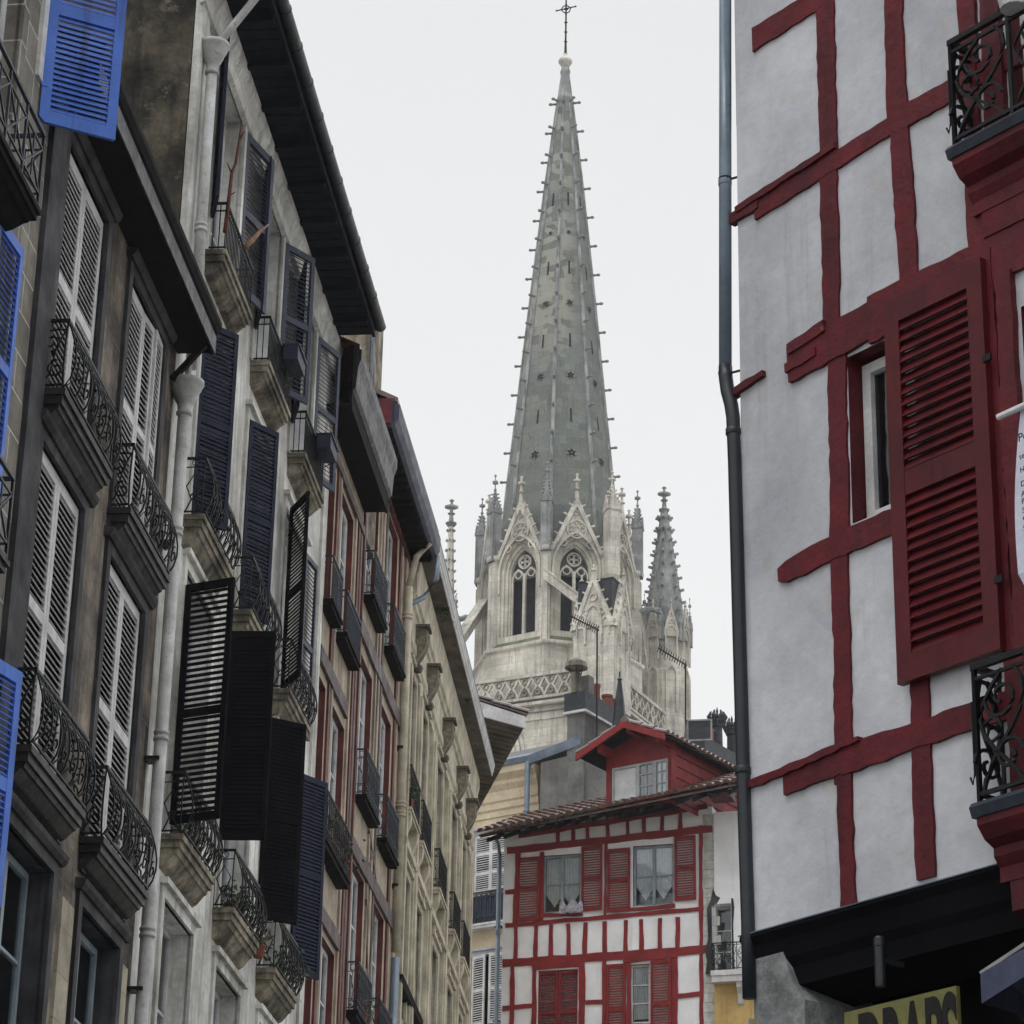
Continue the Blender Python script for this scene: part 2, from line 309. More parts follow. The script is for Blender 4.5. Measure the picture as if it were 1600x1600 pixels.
def window(H, x0, x1, z0, z1, y=.16, fm='frame_grey', cols=2, rows=3, t=.06, curtain=None, name='window'):
    mb = MB(); mb.frame(x0, x1, z0, z1, t, y, y + .06)
    w_ = (x1 - x0 - 2 * t) / cols
    for i in range(1, cols): mb.box(x0 + t + i*w_ - .035, x0 + t + i*w_ + .035, y - .012, y + .05, z0 + t, z1 - t)
    h = (z1 - z0 - 2 * t) / rows
    for i in range(cols):
        for j in range(1, rows): mb.box(x0 + t + i*w_ + (.035 if i else 0), x0 + t + (i + 1)*w_ - (.035 if i < cols - 1 else 0), y + .008, y + .04, z0 + t + j*h - .014, z0 + t + j*h + .014)
    o = H.put(mb, name, [fm])
    g = MB(); g.box(x0 + t, x1 - t, y + .026, y + .03, z0 + t, z1 - t); H.put(g, 'pane', ['glass'], o)
    if curtain:
        c = MB(); n = 26; a, b = x0 + t + .01, x1 - t - .01
        zb = z0 + t + (z1 - z0) * curtain[0]
        for k in range(cols):
            p0 = a + (b - a) * k / cols; p1 = a + (b - a) * (k + 1) / cols
            for i in range(n):
                u0, u1 = i / n, (i + 1) / n
                def bot(u): return zb - curtain[1] * (1 - abs(2*u - 1)) * (z1 - z0)
                def yy(u): return y + .06 + .012 * math.sin(u * 40)
                c.add([(p0 + (p1-p0)*u0, yy(u0), bot(u0)), (p0 + (p1-p0)*u1, yy(u1), bot(u1)), (p0 + (p1-p0)*u1, yy(u1), z1 - t), (p0 + (p1-p0)*u0, yy(u0), z1 - t)], [(0, 1, 2, 3)])
        H.put(c, 'curtain', ['curtain'], o)
    return o
_sh = {}
def shutter_mesh(w_, h, mt, panels=2, t=.035, stile=.06, slat=.055, split=None, tilt=45, chip=False, over=1.0):
    """louvred leaf, hinge at local x=0, closed leaf runs along +x, lies in y 0..t"""
    key = (round(w_, 3), round(h, 3), mt, round(t, 3), round(slat, 3), panels, slat, stile, tuple(split or ()), tilt, over)
    if key in _sh: return _sh[key]
    mb = MB(); rail = stile * 1.35
    if chip:
        c = .05
        mb.extr([(c, 0, 0), (w_, 0, 0), (w_, 0, rail), (0, 0, rail), (0, 0, c)], (0, t, 0))
    else: mb.box(0, w_, 0, t, 0, rail)
    mb.box(0, stile, 0, t, rail, h - rail); mb.box(w_ - stile, w_, 0, t, rail, h - rail); mb.box(0, w_, 0, t, h - rail, h)
    zs = [rail]; sp_ = split or [i / panels for i in range(1, panels)]
    for q in sp_:
        zz = h * q; mb.box(stile, w_ - stile, .002, t - .002, zz - rail * .5, zz + rail * .5); zs += [zz - rail*.5, zz + rail*.5]
    zs.append(h - rail); ca, sa = math.cos(R(tilt)), math.sin(R(tilt)); rng = random.Random(int(w_ * 1000 + h * 77))
    for a, b in zip(zs[::2], zs[1::2]):
        n = max(2, int((b - a) / slat)); d = (b - a) / n
        for i in range(n):
            zc = a + d * (i + .5); hw = t * .5 * 1.15 * over; th = .0045; j = rng.uniform(-.0015, .0015); x0, x1 = stile - .002, w_ - stile + .002
            p = [(t/2 - hw*ca - th*sa, zc - hw*sa + th*ca), (t/2 - hw*ca + th*sa, zc - hw*sa - th*ca), (t/2 + hw*ca + th*sa, zc + hw*sa - th*ca), (t/2 + hw*ca - th*sa, zc + hw*sa + th*ca)]
            mb.extr([(x0, y, z + j) for y, z in p], (x1 - x0, 0, 0))
    # hinge straps
    for q in (.15, .85): mb.box(-.008, .05, -.006, .0, h*q - .015, h*q + .015)
    o = mb.build('shutter', [mt]); _sh[key] = [o, False]; return _sh[key]
def shutter(H, x, y, z, w_, h, mt, ang=0.0, left=True, tiltx=0.0, **k):
    """ang = opening angle in degrees from closed; left: hinge on the left jamb. tiltx leans the leaf."""
    if not left and ang < 90: k['tilt'] = -k.get('tilt', 45)
    if mt in ('black_paint', 'navy_paint'): k.setdefault('over', 1.5); k.setdefault('slat', .047); k.setdefault('tilt', 60)
    key = shutter_mesh(w_, h, mt, **k); src = key[0]
    if key[1]: o = src.copy(); col.objects.link(o)
    else: o = src; key[1] = True
    o.parent = H.e; o.location = (x - H.s0, y, z)
    o.rotation_euler = (R(tiltx), 0, R(-ang) if left else R(180 + ang))
    return o
def arc(cx_, cz_, r, a0, a1, n=8): return [(cx_ + r * math.cos(R(a0 + (a1 - a0) * i / n)), cz_ + r * math.sin(R(a0 + (a1 - a0) * i / n))) for i in range(n + 1)]
def spiral(cx_, cz_, r0, r1, a0, a1, n=14): return [(cx_ + (r0 + (r1 - r0)*i/n) * math.cos(R(a0 + (a1 - a0)*i/n)), cz_ + (r0 + (r1 - r0)*i/n) * math.sin(R(a0 + (a1 - a0)*i/n))) for i in range(n + 1)]
def railing(L_, D, H_, kind, r=.008, seed=0):
    """three-sided railing; local x along the front 0..L_, outward -y, z up from the slab"""
    mb = MB(); rng = random.Random(seed)
    belly = {'scroll': .09, 'lyre': .10}.get(kind, 0)
    def bel(z): return belly * math.sin(math.pi * min(1, max(0, z / H_)) ** .8)
    sides = [((0, 0), (0, -1), D), ((0, -D), (1, 0), L_), ((L_, -D), (0, 1), D)]
    outs = [(-1, 0), (0, -1), (1, 0)]
    for si, ((ox, oy), (dx, dy), ln) in enumerate(sides):
        nx, ny = outs[si]
        def P(u, z): q = bel(z) * (1 if si == 1 else .45 * (u/ln if si == 0 else 1 - u/ln)); return (ox + dx*u + nx*q, oy + dy*u + ny*q, z)
        def T(uz, rr=r): mb.tube([P(u, z) for u, z in uz], rr)
        mb.tube([P(-.01, H_), P(ln + .01, H_)], r * 1.9); mb.tube([P(0, .03), P(ln, .03)], r * 1.2)
        if kind == 'bars':
            T([(0, H_ - .09), (ln, H_ - .09)])
            n = max(2, round(ln / .075))
            for i in range(n + 1): u = ln * i / n; T([(u, 0.0), (u, H_)], r * .9)
        elif kind == 'scroll':
            n = max(1, round(ln / .27)); d = ln / n; zz = [H_ * k / 6 for k in range(7)]
            T([(0, H_ - .09), (ln, H_ - .09)], r * .8)
            for i in range(n + 1): u = d * i; T([(u, z) for z in zz], r)
            for i in range(n):
                u = d * (i + .5)
                T(spiral(u - .03, H_*.66, .085, .02, -90, 330)); T(spiral(u + .03, H_*.27, .085, .02, 90, 510)); T([(u - d*.45, .03), (u - d*.1, H_*.22), (u + d*.1, H_*.6), (u + d*.45, H_ - .1)], r * .9)
                T(arc(u, H_ - .045, .04, 0, 360), r*.8)
                if rng.random() < .6: mb.lathe([(0, -.02), (.02, 0), (0, .02)], P(u, H_*.5), 6)
        elif kind == 'lyre':
            n = max(1, round(ln / .2)); d = ln / n; zz = [H_ * k / 6 for k in range(7)]
            T([(0, H_ - .1), (ln, H_ - .1)], r*.8)
            for i in range(n + 1): T([(d*i, z) for z in zz], r)
            for i in range(n):
                u = d * (i + .5)
                T([(u - d*.4, .03), (u - d*.1, H_*.25), (u - d*.4, H_*.5), (u, H_*.72), (u + d*.4, H_*.5), (u + d*.1, H_*.25), (u + d*.4, .03)])
                T(spiral(u, H_*.3, .04, .015, 0, 400)); T(arc(u, H_ - .05, .035, 0, 360), r*.7)
        elif kind == 'lace':
            n = max(1, round(ln / .15)); d = ln / n
            T([(0, H_ - .13), (ln, H_ - .13)], r*.8); T([(0, .15), (ln, .15)], r*.8)
            for i in range(n + 1): T([(d*i, 0), (d*i, H_)], r)
            for i in range(n):
                u = d * (i + .5)
                for zc in (H_ - .07, .09): T(arc(u, zc, .045, 0, 360, 8), r*.8)
                T([(u, .15), (u + .015, H_*.4), (u - .015, H_*.6), (u, H_ - .13)], r*.7)
                mb.lathe([(0, -.03), (.014, 0), (0, .03)], P(u, H_*.5), 5)
        elif kind == 'cross':
            n = max(1, round(ln / .55)); d = ln / n
            T([(0, H_*.8), (ln, H_*.8)], r); T([(0, H_*.2), (ln, H_*.2)], r)
            for i in range(n + 1): T([(d*i, 0), (d*i, H_)], r*1.3)
            for i in range(n):
                T([(d*i, H_*.2), (d*(i+1), H_*.8)]); T([(d*(i+1), H_*.2), (d*i, H_*.8)]); T([(d*(i + .5), H_*.2), (d*(i + .5), H_*.8)], r*.8)
        elif kind == 'wild':
            n = max(1, round(ln / .3)); d = ln / n
            T([(0, H_ - .05), (ln, H_ - .05)], r)
            for i in range(n + 1): T([(d*i, z * H_ / 5) for z in range(6)], r * 1.3)
            for i in range(n):
                u = d * (i + .5)
                T([(u + (-d*.42)*math.cos(k*.5), H_*k/9 + .02) for k in range(9)], r)
                T([(u + (d*.42)*math.cos(k*.55 + .4), H_*k/9 + .02) for k in range(9)], r)
                T(spiral(u, H_*.72, .09, .02, 180, 620), r); T(spiral(u + d*.1, H_*.28, .08, .02, 0, 430), r); T(arc(u - d*.2, H_*.5, .05, 0, 360), r*.8)
    return mb
def balcony(H, x0, x1, z, D=.2, H_=.6, kind='bars', slab='lime', thick=.1, corbel=.25, r=.008, iron='iron', roundc=False, seed=0):
    """slab with moulded corbel under it; railing is a sub-part"""
    mb = MB(); y = -D
    mb.box(x0, x1, y, .02, z - thick * .45, z)
    mb.box(x0 + .02, x1 - .02, y + .025, .02, z - thick, z - thick * .45)
    c = corbel
    if c: mb.prof(x0 + .05, x1 - .05, [(.02, z - thick), (y + .05, z - thick), (y * .72, z - thick - c*.25), (y * .62, z - thick - c*.3), (y*.35, z - thick - c*.7), (y*.28, z - thick - c*.78), (.02, z - thick - c)])
    o = H.put(mb, 'balcony', [slab])
    rm = railing(x1 - x0 - .06, D - .03, H_, kind, r, seed); rl = rm.build('railing', [iron], o, loc=(x0 + .03 - H.s0, 0, z + .005))
    return o
def pipe(H, x, z0, z1, y=-.08, r=.05, mt='pipe_white', collars=(), head=None, bend=None, name='drainpipe'):
    mb = MB(); pts = [(x, y, z0), (x, y, z1)]
    mb.tube(pts, r, 12)
    for z in collars: mb.lathe([(r, -.05), (r*1.22, -.045), (r*1.22, -.02), (r*1.08, -.01), (r*1.08, .015), (r*1.22, .02), (r*1.22, .045), (r, .05)], (x, y, z), 14)
    if head:
        h = head; mb.lathe([(r*1.05, z1 - .3*h), (r*1.3, z1 - .28*h), (r*1.3, z1 - .24*h), (r*1.1, z1 - .22*h), (r*1.25, z1 - .1*h), (r*1.9, z1 + .02*h), (r*2.0, z1 + .08*h), (r*2.5, z1 + .16*h), (r*2.6, z1 + .22*h), (r*2.9, z1 + .25*h), (r*2.9, z1 + .31*h), (r*2.4, z1 + .33*h)], (x, y, 0), 18)
    if bend: mb.tube([(x, y, z1 + (.2 * (head or 0)))] + bend, r * .75, 10)
    o = H.put(mb, name, [mt], smooth=True)
    src = None; zz = z0 + 1.0
    while zz < z1 - .5:
        if src is None: b = MB(); b.box(-r*1.5, r*1.5, y - r*.2, .0, 0, .03); src = b.build('bracket', ['iron'], o, loc=(x - H.s0, 0, zz))
        else: inst(src, o, (x - H.s0, 0, zz))
        zz += 2.2
    return o
def wob_beam(mb, p0, p1, w0, y0, y1, rng, amp=.008, w1=None, step=.11, m=0, round0=False):
    """timber with uneven edges in the facade plane between p0 and p1 (x, z)"""
    w1 = w1 or w0; a = Vector((p0[0], p0[1])); b = Vector((p1[0], p1[1])); d = b - a; ln = d.length; d.normalize(); n = Vector((-d.y, d.x))
    k = max(2, int(ln / step)); up, dn = [], []
    ph1, ph2 = rng.uniform(0, 9), rng.uniform(0, 9)
    for i in range(k + 1):
        t = i / k; c = a + d * ln * t; w_ = (w0 + (w1 - w0)*t) / 2
        if round0 and i == 0: w_ *= .55
        up.append(c + n * (w_ + amp * (math.sin(t*ln*5 + ph1) * .6 + rng.uniform(-.7, .7)))); dn.append(c - n * (w_ + amp * (math.sin(t*ln*4 + ph2) * .6 + rng.uniform(-.7, .7))))
    P = [(q.x, y0, q.y) for q in up] + [(q.x, y0, q.y) for q in reversed(dn)]
    n_ = k + 1; vs = [Vector(p) for p in P]; vs += [p + Vector((0, y1 - y0, 0)) for p in vs]; T = 2 * n_
    fs = [(i, i + 1, T - 2 - i, T - 1 - i) for i in range(n_ - 1)] + [(i, (i + 1) % T, T + (i + 1) % T, T + i) for i in range(T)] + [(T + i, T + T - 1 - i, T + T - 2 - i, T + i + 1) for i in range(n_ - 1)]
    mb.add(vs, fs, m)
def leaves(mb, c, rad, n, rng, size=.03, m=0, flat=1.0):
    for _ in range(n):
        p = Vector((rng.gauss(0, .45), rng.gauss(0, .45), rng.gauss(0, .45) * flat)) * rad + Vector(c)
        a = Vector((rng.uniform(-1, 1), rng.uniform(-1, 1), rng.uniform(-1, 1))).normalized(); b = a.cross(Vector((rng.uniform(-1, 1), rng.uniform(-1, 1), rng.uniform(-1, 1)))).normalized()
        s_ = size * rng.uniform(.6, 1.3)
        mb.add([p - a*s_, p + b*s_*.45, p + a*s_, p - b*s_*.45], [(0, 1, 2, 3)], m)

# ================================================================== setting
g = MB(); g.add([(-600, -300, 0), (600, -300, 0), (600, 900, 0), (-600, 900, 0)], [(0, 1, 2, 3)]); tag(g.build('ground', ['ground']), kind='structure')
g = MB(); g.add([(-5.4, -20, .004), (6, -20, .004), (6, 90, .004), (-5.4, 90, .004)], [(0, 1, 2, 3)]); tag(g.build('street', ['paving']), kind='structure')
DL = Vector((math.sin(R(5.9)), math.cos(R(5.9)), 0)); NL = Vector((DL.y, -DL.x, 0)); LO = -6.0 * NL
def trim(H, ops, mt, t=.1, y=-.03, name='window_surround', y1=.03):
    for o in ops:
        a, b, c, d = o[:4]; mb = MB()
        mb.box(a - t, a, y, y1, c, d + t); mb.box(b, b + t, y, y1, c, d + t); mb.box(a, b, y, y1, d, d + t)
        mb.box(a - t - .03, b + t + .03, y - .05, y1, d + t, d + t + .06); H.put(mb, name, [mt])
def tile_rows(mb, P0, ux, us, nx, ns, pitch, run, r, rng, m=0):
    """barrel tiles: P0 corner, ux unit along eave, us unit up the slope"""
    n_ = ux.cross(us).normalized()
    if n_.z < 0: n_ = -n_
    for j in range(ns):
        for i in range(nx):
            c = P0 + ux * (pitch * (i + .5) + rng.uniform(-.012, .012)) + us * (run * j) + n_ * (rng.uniform(0, .012) + .01)
            vs = []
            for q, sc_ in ((0, 1.0), (run * 1.12, .86)):
                for a in range(7):
                    t = math.pi * a / 6; vs.append(c + us * q + ux * math.cos(t) * r * sc_ + n_ * (math.sin(t) * r * sc_ + (.0 if q else .02)))
            mb.add(vs, [(a, a + 1, a + 8, a + 7) for a in range(6)] + [(0, 1, 2, 3, 4, 5, 6)], m)
def simple_roof(H, x0, x1, ye, ze, yb=4.0, pitch=.5, mt='tile', th=.08):
    mb = MB(); zb = ze + (yb - ye) * pitch
    mb.extr([(x0, ye, ze), (x0, yb, zb), (x0, 2*yb - ye, ze), (x0, 2*yb - ye, ze - th), (x0, yb, zb - th), (x0, ye, ze - th)], (x1 - x0, 0, 0))
    return H.put(mb, 'roof', [mt])

# ================================================================== left row, nearest: ashlar house with blue shutters
H = House('stone_house', 'pale ashlar stone house with bright blue shutters at the left edge', LO, 5.9, 12.5)
ops = [(13.0, 14.2, 9.5, 12.0), (15.2, 16.4, 9.5, 12.0), (17.5, 18.7, 9.5, 12.1),
       (13.0, 14.2, 13.3, 15.9), (15.3, 16.4, 13.3, 15.9), (17.75, 18.85, 13.2, 15.9), (17.5, 18.7, 6.2, 8.9), (15.2, 16.4, 6.2, 8.9), (17.3, 18.8, .1, 3.0), (14.6, 16.2, .1, 3.0)]
house_wall(H, 12.5, 19.93, 19.2, ops, ['b0_stone', 'dark'])
for o in ops: window(H, *o[:4], y=.12, fm='white_paint', rows=4)
trim(H, ops, 'b0_stone', .14)
simple_roof(H, 12.4, 20.1, -.5, 19.3)
q = MB(); q.box(19.38, 19.5, -.035, .02, 13.95, 16.4); H.put(q, 'white_jamb', ['white_paint'])
balcony(H, 16.4, 18.94, 12.42, .3, .66, 'cross', 'eave_brown', .1, .12, .011, 'iron_blue')
balcony(H, 16.4, 19.0, 9.48, .3, .66, 'cross', 'rust_stone', .1, .12, .011, 'iron_blue')
s_ = shutter(H, 19.55, -.02, 13.62, .66, 2.3, 'blue_paint', 122.3, left=False, stile=.085, slat=.05, split=[.48], chip=True, over=1.35, tilt=58); s_['label'] = 'blue shutter standing open at an angle over the street'
shutter(H, 18.72, -.03, 10.05, .62, 2.25, 'blue_paint', 4, left=True, stile=.07)
shutter(H, 19.32, -.03, 7.1, .62, 1.84, 'blue_paint', 17, left=True, stile=.08, slat=.05)

# ================================================================== dark house with white shutters
H = House('soot_stained_house', 'dark soot-stained stone house with closed white louvred shutters', LO, 5.9, 19.95)
CA, CB = (20.5, 21.95), (22.95, 24.4)
ops = [(a, b, c, d) for a, b in (CA, CB) for c, d in ((11.58, 14.0), (8.52, 11.18), (5.7, 7.95), (2.9, 5.1), (.1, 2.5))]
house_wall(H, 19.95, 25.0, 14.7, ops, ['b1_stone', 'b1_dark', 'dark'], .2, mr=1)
mb = MB()
for a, b in (CA, CB):
    for c, d in ((11.58, 14.0), (8.52, 11.18), (5.7, 7.95)):
        mb.box(a - .13, a, -.035, .03, c - .3, d + .1); mb.box(b, b + .13, -.035, .03, c - .3, d + .1); mb.box(a, b, -.035, .03, d, d + .1)
        mb.prof(a - .2, b + .2, [(.02, d + .1), (-.06, d + .1), (-.09, d + .14), (-.1, d + .18), (.02, d + .2)])
mb.box(19.93, 20.34, -.05, .03, 4.0, 14.2)
H.put(mb, 'stone_surround', ['b1_dark'])
mb = MB()
for x0, x1 in ((22.3, 22.7), (24.52, 24.75)): mb = MB(); mb.box(x0, x1, -.03, .03, 4.2, 7.85); H.put(mb, 'pale_pier', ['cream'])
for a, b in (CA, CB):
    for z, h in ((11.6, 2.38), (8.55, 2.62)):
        hw = (b - a) / 2
        shutter(H, a + .01, .02, z, hw - .015, h, 'white_paint', 0, True, stile=.075, slat=.058, t=.03, over=1.1)
        if a > 22 and z > 11:
            shutter(H, a + hw + .005, .02, z, hw/2 - .01, h, 'white_paint', 4, True, stile=.05, slat=.058, t=.03, over=1.1)
            shutter(H, b - .01, .02, z, hw/2 - .01, h, 'white_paint', 3, False, stile=.05, slat=.058, t=.03, over=1.1)
        else: shutter(H, b - .01, .05, z, hw - .015, h, 'white_paint', 0, False, stile=.075, slat=.058, t=.03, over=1.1)
    window(H, a + .02, b - .02, 5.72, 7.93, y=.17, fm='frame_blue', rows=3)
    window(H, a + .02, b - .02, 2.92, 5.08, y=.17, fm='frame_blue', rows=3)
    window(H, a + .02, b - .02, .12, 2.48, y=.17, fm='frame_blue', rows=3)
balcony(H, 20.34, 22.06, 11.57, .22, .62, 'scroll', 'rust_stone', .13, .15, .010, seed=1)
balcony(H, 22.8, 24.5, 11.57, .22, .62, 'scroll', 'rust_stone', .13, .15, .010, seed=2)
balcony(H, 20.3, 22.1, 8.5, .22, .62, 'scroll', 'rust_stone', .13, .15, .010, seed=3)
balcony(H, 22.75, 24.55, 8.5, .22, .62, 'scroll', 'rust_stone', .13, .15, .010, seed=4)
mb = MB(); mb.box(19.93, 25.05, -.33, .05, 14.22, 14.27); mb.box(19.93, 25.05, -.37, -.33, 14.2, 14.5)
mb.prof(19.9, 25.08, [(-.37, 14.42), (-.40, 14.44), (-.43, 14.5), (-.43, 14.56), (-.3, 14.6), (-.3, 14.45)])
mb.tube([(24.82, -.33, 14.2), (24.82, -.02, 13.82)], .04); 
ev = H.put(mb, 'eave', ['eave_brown']); mb = MB(); mb.box(19.93, 25.06, -.385, -.372, 14.21, 14.4); H.put(mb, 'fascia', ['fascia'], ev)
simple_roof(H, 19.95, 24.95, -.40, 14.62, mt='slate', th=.05)
pipe(H, 24.98, .1, 13.68, -.13, .062, 'pipe_white', (12.25, 10.15, 8.25, 5.8), head=.62)

# ================================================================== tall off-white house
H = House('white_render_house', 'tall off-white rendered house with deep dark eaves and slate blue shutters', LO, 5.9, 25.0)
C = [(26.05, 27.45), (28.65, 30.05), (31.2, 32.6)]
FL = [(15.9, 18.35), (12.78, 15.2), (9.44, 12.3), (6.4, 8.88), (3.5, 5.6)]
ops = [(a, b, c, d) for a, b in C for c, d in FL] + [(26.0, 28.0, .1, 2.9), (29.5, 32.0, .1, 2.9)]
house_wall(H, 25.0, 33.95, 19.0, ops, ['b2_render', 'lime', 'dark'], .24, mr=0)
trim(H, ops, 'b2_render', .11)
q = MB(); q.box(24.955, 24.995, .06, 8, 10, 19.0); H.put(q, 'party_wall', ['b2_party'])
q = MB(); q.box(24.96, 25.32, -.03, .05, 14.6, 18.7); q.box(33.7, 33.97, -.035, .02, 0, 17.5); H.put(q, 'corner_strip', ['b2_render'])
for a, b in C:
    for i, (c, d) in enumerate(FL):
        window(H, a, b, c, d, y=.2, fm='white_paint' if i != 2 else 'frame_grey', rows=3, curtain=(.05, 0) if i in (0, 3) else None)
for i, (a, b) in enumerate(C):
    x0, x1 = (25.95, 27.5) if i == 0 else (a - .05, b)
    for k, (z, D, hh, kind, co) in enumerate(((15.9, .23, .56, 'bars', .16), (12.77, .23, .62, 'lyre', .2), (9.43, .23, .62, 'lyre', .2))):
        xa = x0 - (0 if k == 0 else .2); xb = x1 - (0 if k == 0 else .15)
        bo = balcony(H, xa, xb, z, D, hh, kind, 'lime', .13, co, .009, seed=10*i + k)
        if k == 0 and i > 0:
            pm = MB(); pm.box(xa + .025, xa + .045, -.19, -.02, z + .04, z + .46); H.put(pm, 'side_panel', ['plastic_white'], bo)
shutter(H, 27.57, -.03, 16.3, .7, 2.0, 'slate_paint', 164, False, stile=.07)
shutter(H, 30.2, -.03, 16.3, .52, 2.0, 'slate_paint', 146, False, stile=.06)
shutter(H, 32.75, -.03, 16.3, .58, 2.0, 'slate_paint', 159, False, stile=.06)
for a, b in C: shutter(H, a - .05, -.03, 16.3, .5, 2.0, 'navy_paint', 163, True, stile=.06)
shutter(H, 26.02, -.03, 12.85, .48, 2.25, 'navy_paint', 38.6, True, stile=.05, over=1.6, tilt=62)
shutter(H, 28.7, -.03, 12.85, .46, 2.35, 'navy_paint', 35, True, stile=.05, over=1.6, tilt=62)
shutter(H, 31.25, -.05, 12.85, .6, 2.35, 'black_paint', 150, True, stile=.05)
shutter(H, 32.65, -.03, 12.85, .5, 2.35, 'slate_paint', 172, False, stile=.05)
shutter(H, 26.0, -.03, 9.6, .56, 2.5, 'black_paint', 110, True, stile=.06, over=1.35, slat=.06, tilt=52, split=[.45])
shutter(H, 28.35, -.03, 10.15, .49, 2.35, 'black_paint', 87, True, stile=.055, over=1.6, tilt=64)
shutter(H, 30.75, -.03, 9.95, .5, 2.4, 'black_paint', 52, True, stile=.055, over=1.6, tilt=64)
shutter(H, 33.0, -.03, 9.9, .52, 2.5, 'navy_paint', 148, False, stile=.055, over=1.6, tilt=62)
# deep boarded eave with half-round gutter
mb = MB(); mb.box(24.9, 33.6, -.62, .1, 18.74, 18.8)
for i in range(43): x = 24.95 + i * .2; mb.box(x, x + .012, -.6, 0, 18.728, 18.739)
mb.box(24.9, 33.6, -.64, -.6, 18.7, 18.84)
for x in [24.96 + .9 * i for i in range(10)]: mb.box(x, x + .09, -.6, 0, 18.66, 18.728)
mb.prof(24.92, 33.95, [(.0, 18.3), (-.06, 18.32), (-.08, 18.5), (-.14, 18.6), (-.15, 18.7), (0, 18.7)], 1)
ev = H.put(mb, 'eave', ['eave_dark', 'b2_render'])
mb = MB(); pr = [(-.70 + .075*math.cos(R(a)), 18.86 + .075*math.sin(R(a))) for a in range(180, 361, 20)] + [(-.70 + .065*math.cos(R(a)), 18.86 + .065*math.sin(R(a))) for a in range(360, 179, -20)]
mb.prof(24.85, 33.62, pr)
for x in [25.2 + .75 * i for i in range(11)]: mb.lathe([(.082, -.012), (.082, .012)], (0, 0, 0), 12); n0 = len(mb.v) - 24; mb.xf(Matrix.Translation((x, -.70, 18.86)) @ Matrix.Rotation(R(90), 4, 'Y'), n0)
H.put(mb, 'gutter', ['pipe_dark'], ev)
simple_roof(H, 24.9, 33.6, -.66, 18.92, mt='slate')
pipe(H, 25.14, 14.1, 17.72, -.13, .058, 'pipe_white', (15.7,), head=.62, bend=[(25.14, -.3, 18.1), (25.16, -.55, 18.5), (25.18, -.68, 18.8)])
q = MB(); q.tube([(25.02, -.12, 13.7), (25.1, -.12, 14.2)], .035, 8); H.put(q, 'drainpipe', ['pipe_white'])

# chimney stack beyond the eave, in front of the sky
H3 = House('timber_house', 'narrow beige house with red-brown window reveals under a glossy black eave', LO, 5.9, 33.97)
H = H3
C3 = [(34.02, 34.7), (35.25, 36.35)]; F3 = [(15.1, 17.2), (11.95, 14.1), (8.9, 10.95), (5.9, 7.9), (2.9, 4.9)]
ops = [(a, b, c, d, .12) for a, b in C3 for c, d in F3]
house_wall(H, 33.97, 37.1, 18.3, ops, ['beige', 'redbrown', 'dark'], .12, mr=1)
for o in ops: window(H, *o[:4], y=.085, fm='white_paint', rows=3, t=.07)
def stripes(H, posts, bands, rng):
    mb = MB()
    for x, w_, z0, z1, m in posts: wob_beam(mb, (x, z0), (x, z1), w_, -.03, .02, rng, .006, m=m, step=.4)
    for x0, x1, z, w_, m in bands: wob_beam(mb, (x0, z), (x1, z), w_, -.05, .02, rng, .008, m=m, step=.3)
    return H.put(mb, 'timber_frame', ['timber_grey', 'redbrown', 'beige'])
rng = random.Random(5)
stripes(H, [(34.86, .1, 3, 17.4, 1), (35.08, .12, 3, 17.4, 2), (36.5, .12, 3, 17.4, 2), (36.78, .14, 3, 17.4, 1), (36.98, .12, 3, 17.4, 0)],
        [(33.97, 36.3, 14.35, .22, 0), (33.97, 36.5, 11.15, .22, 0), (33.97, 37.1, 17.35, .12, 0)], rng)
IR = dict(slab='eave_brown', iron='iron_blue')
balcony(H, 33.98, 34.86, 15.1, .17, .6, 'bars', thick=.1, corbel=0, **IR); balcony(H, 35.2, 36.5, 15.1, .17, .6, 'bars', thick=.1, corbel=0, **IR)
balcony(H, 34.0, 36.3, 11.95, .19, .62, 'lace', slab='eave_brown', thick=.12, corbel=0); balcony(H, 34.0, 36.3, 8.85, .19, .62, 'lace', slab='eave_brown', thick=.12, corbel=0)
mb = MB(); mb.box(33.7, 37.25, -.31, .1, 17.72, 17.78); mb.box(33.7, 37.25, -.345, -.312, 17.7, 18.1)
ev = H.put(mb, 'eave', ['eave_brown'])
mb = MB(); mb.prof(33.68, 37.3, [(-.35, 17.95), (-.39, 18.0), (-.41, 18.3), (-.45, 18.42), (-.45, 18.56), (-.34, 18.6), (-.34, 17.95)]); H.put(mb, 'fascia', ['fascia'], ev)
simple_roof(H, 33.68, 37.1, -.42, 18.64)
mb = MB(); mb.box(37.25, 38.5, .02, .8, 17.5, 21.4); st = H.put(mb, 'chimney', ['lime'])
mb = MB(); mb.tube([(37.3, -.0, 18.7), (37.3, -.0, 21.3)], .03, 8); H.put(mb, 'flue_pipe', ['zinc'], st)
mb = MB(); mb.tube([(37.35, .12, 19.3), (37.35, .12, 19.95)], .02); mb.lathe([(0, 19.9), (.06, 20.0), (.02, 20.08), (.05, 20.15), (0, 20.3)], (37.35, .12, 0), 8); H.put(mb, 'finial', ['iron'], st)

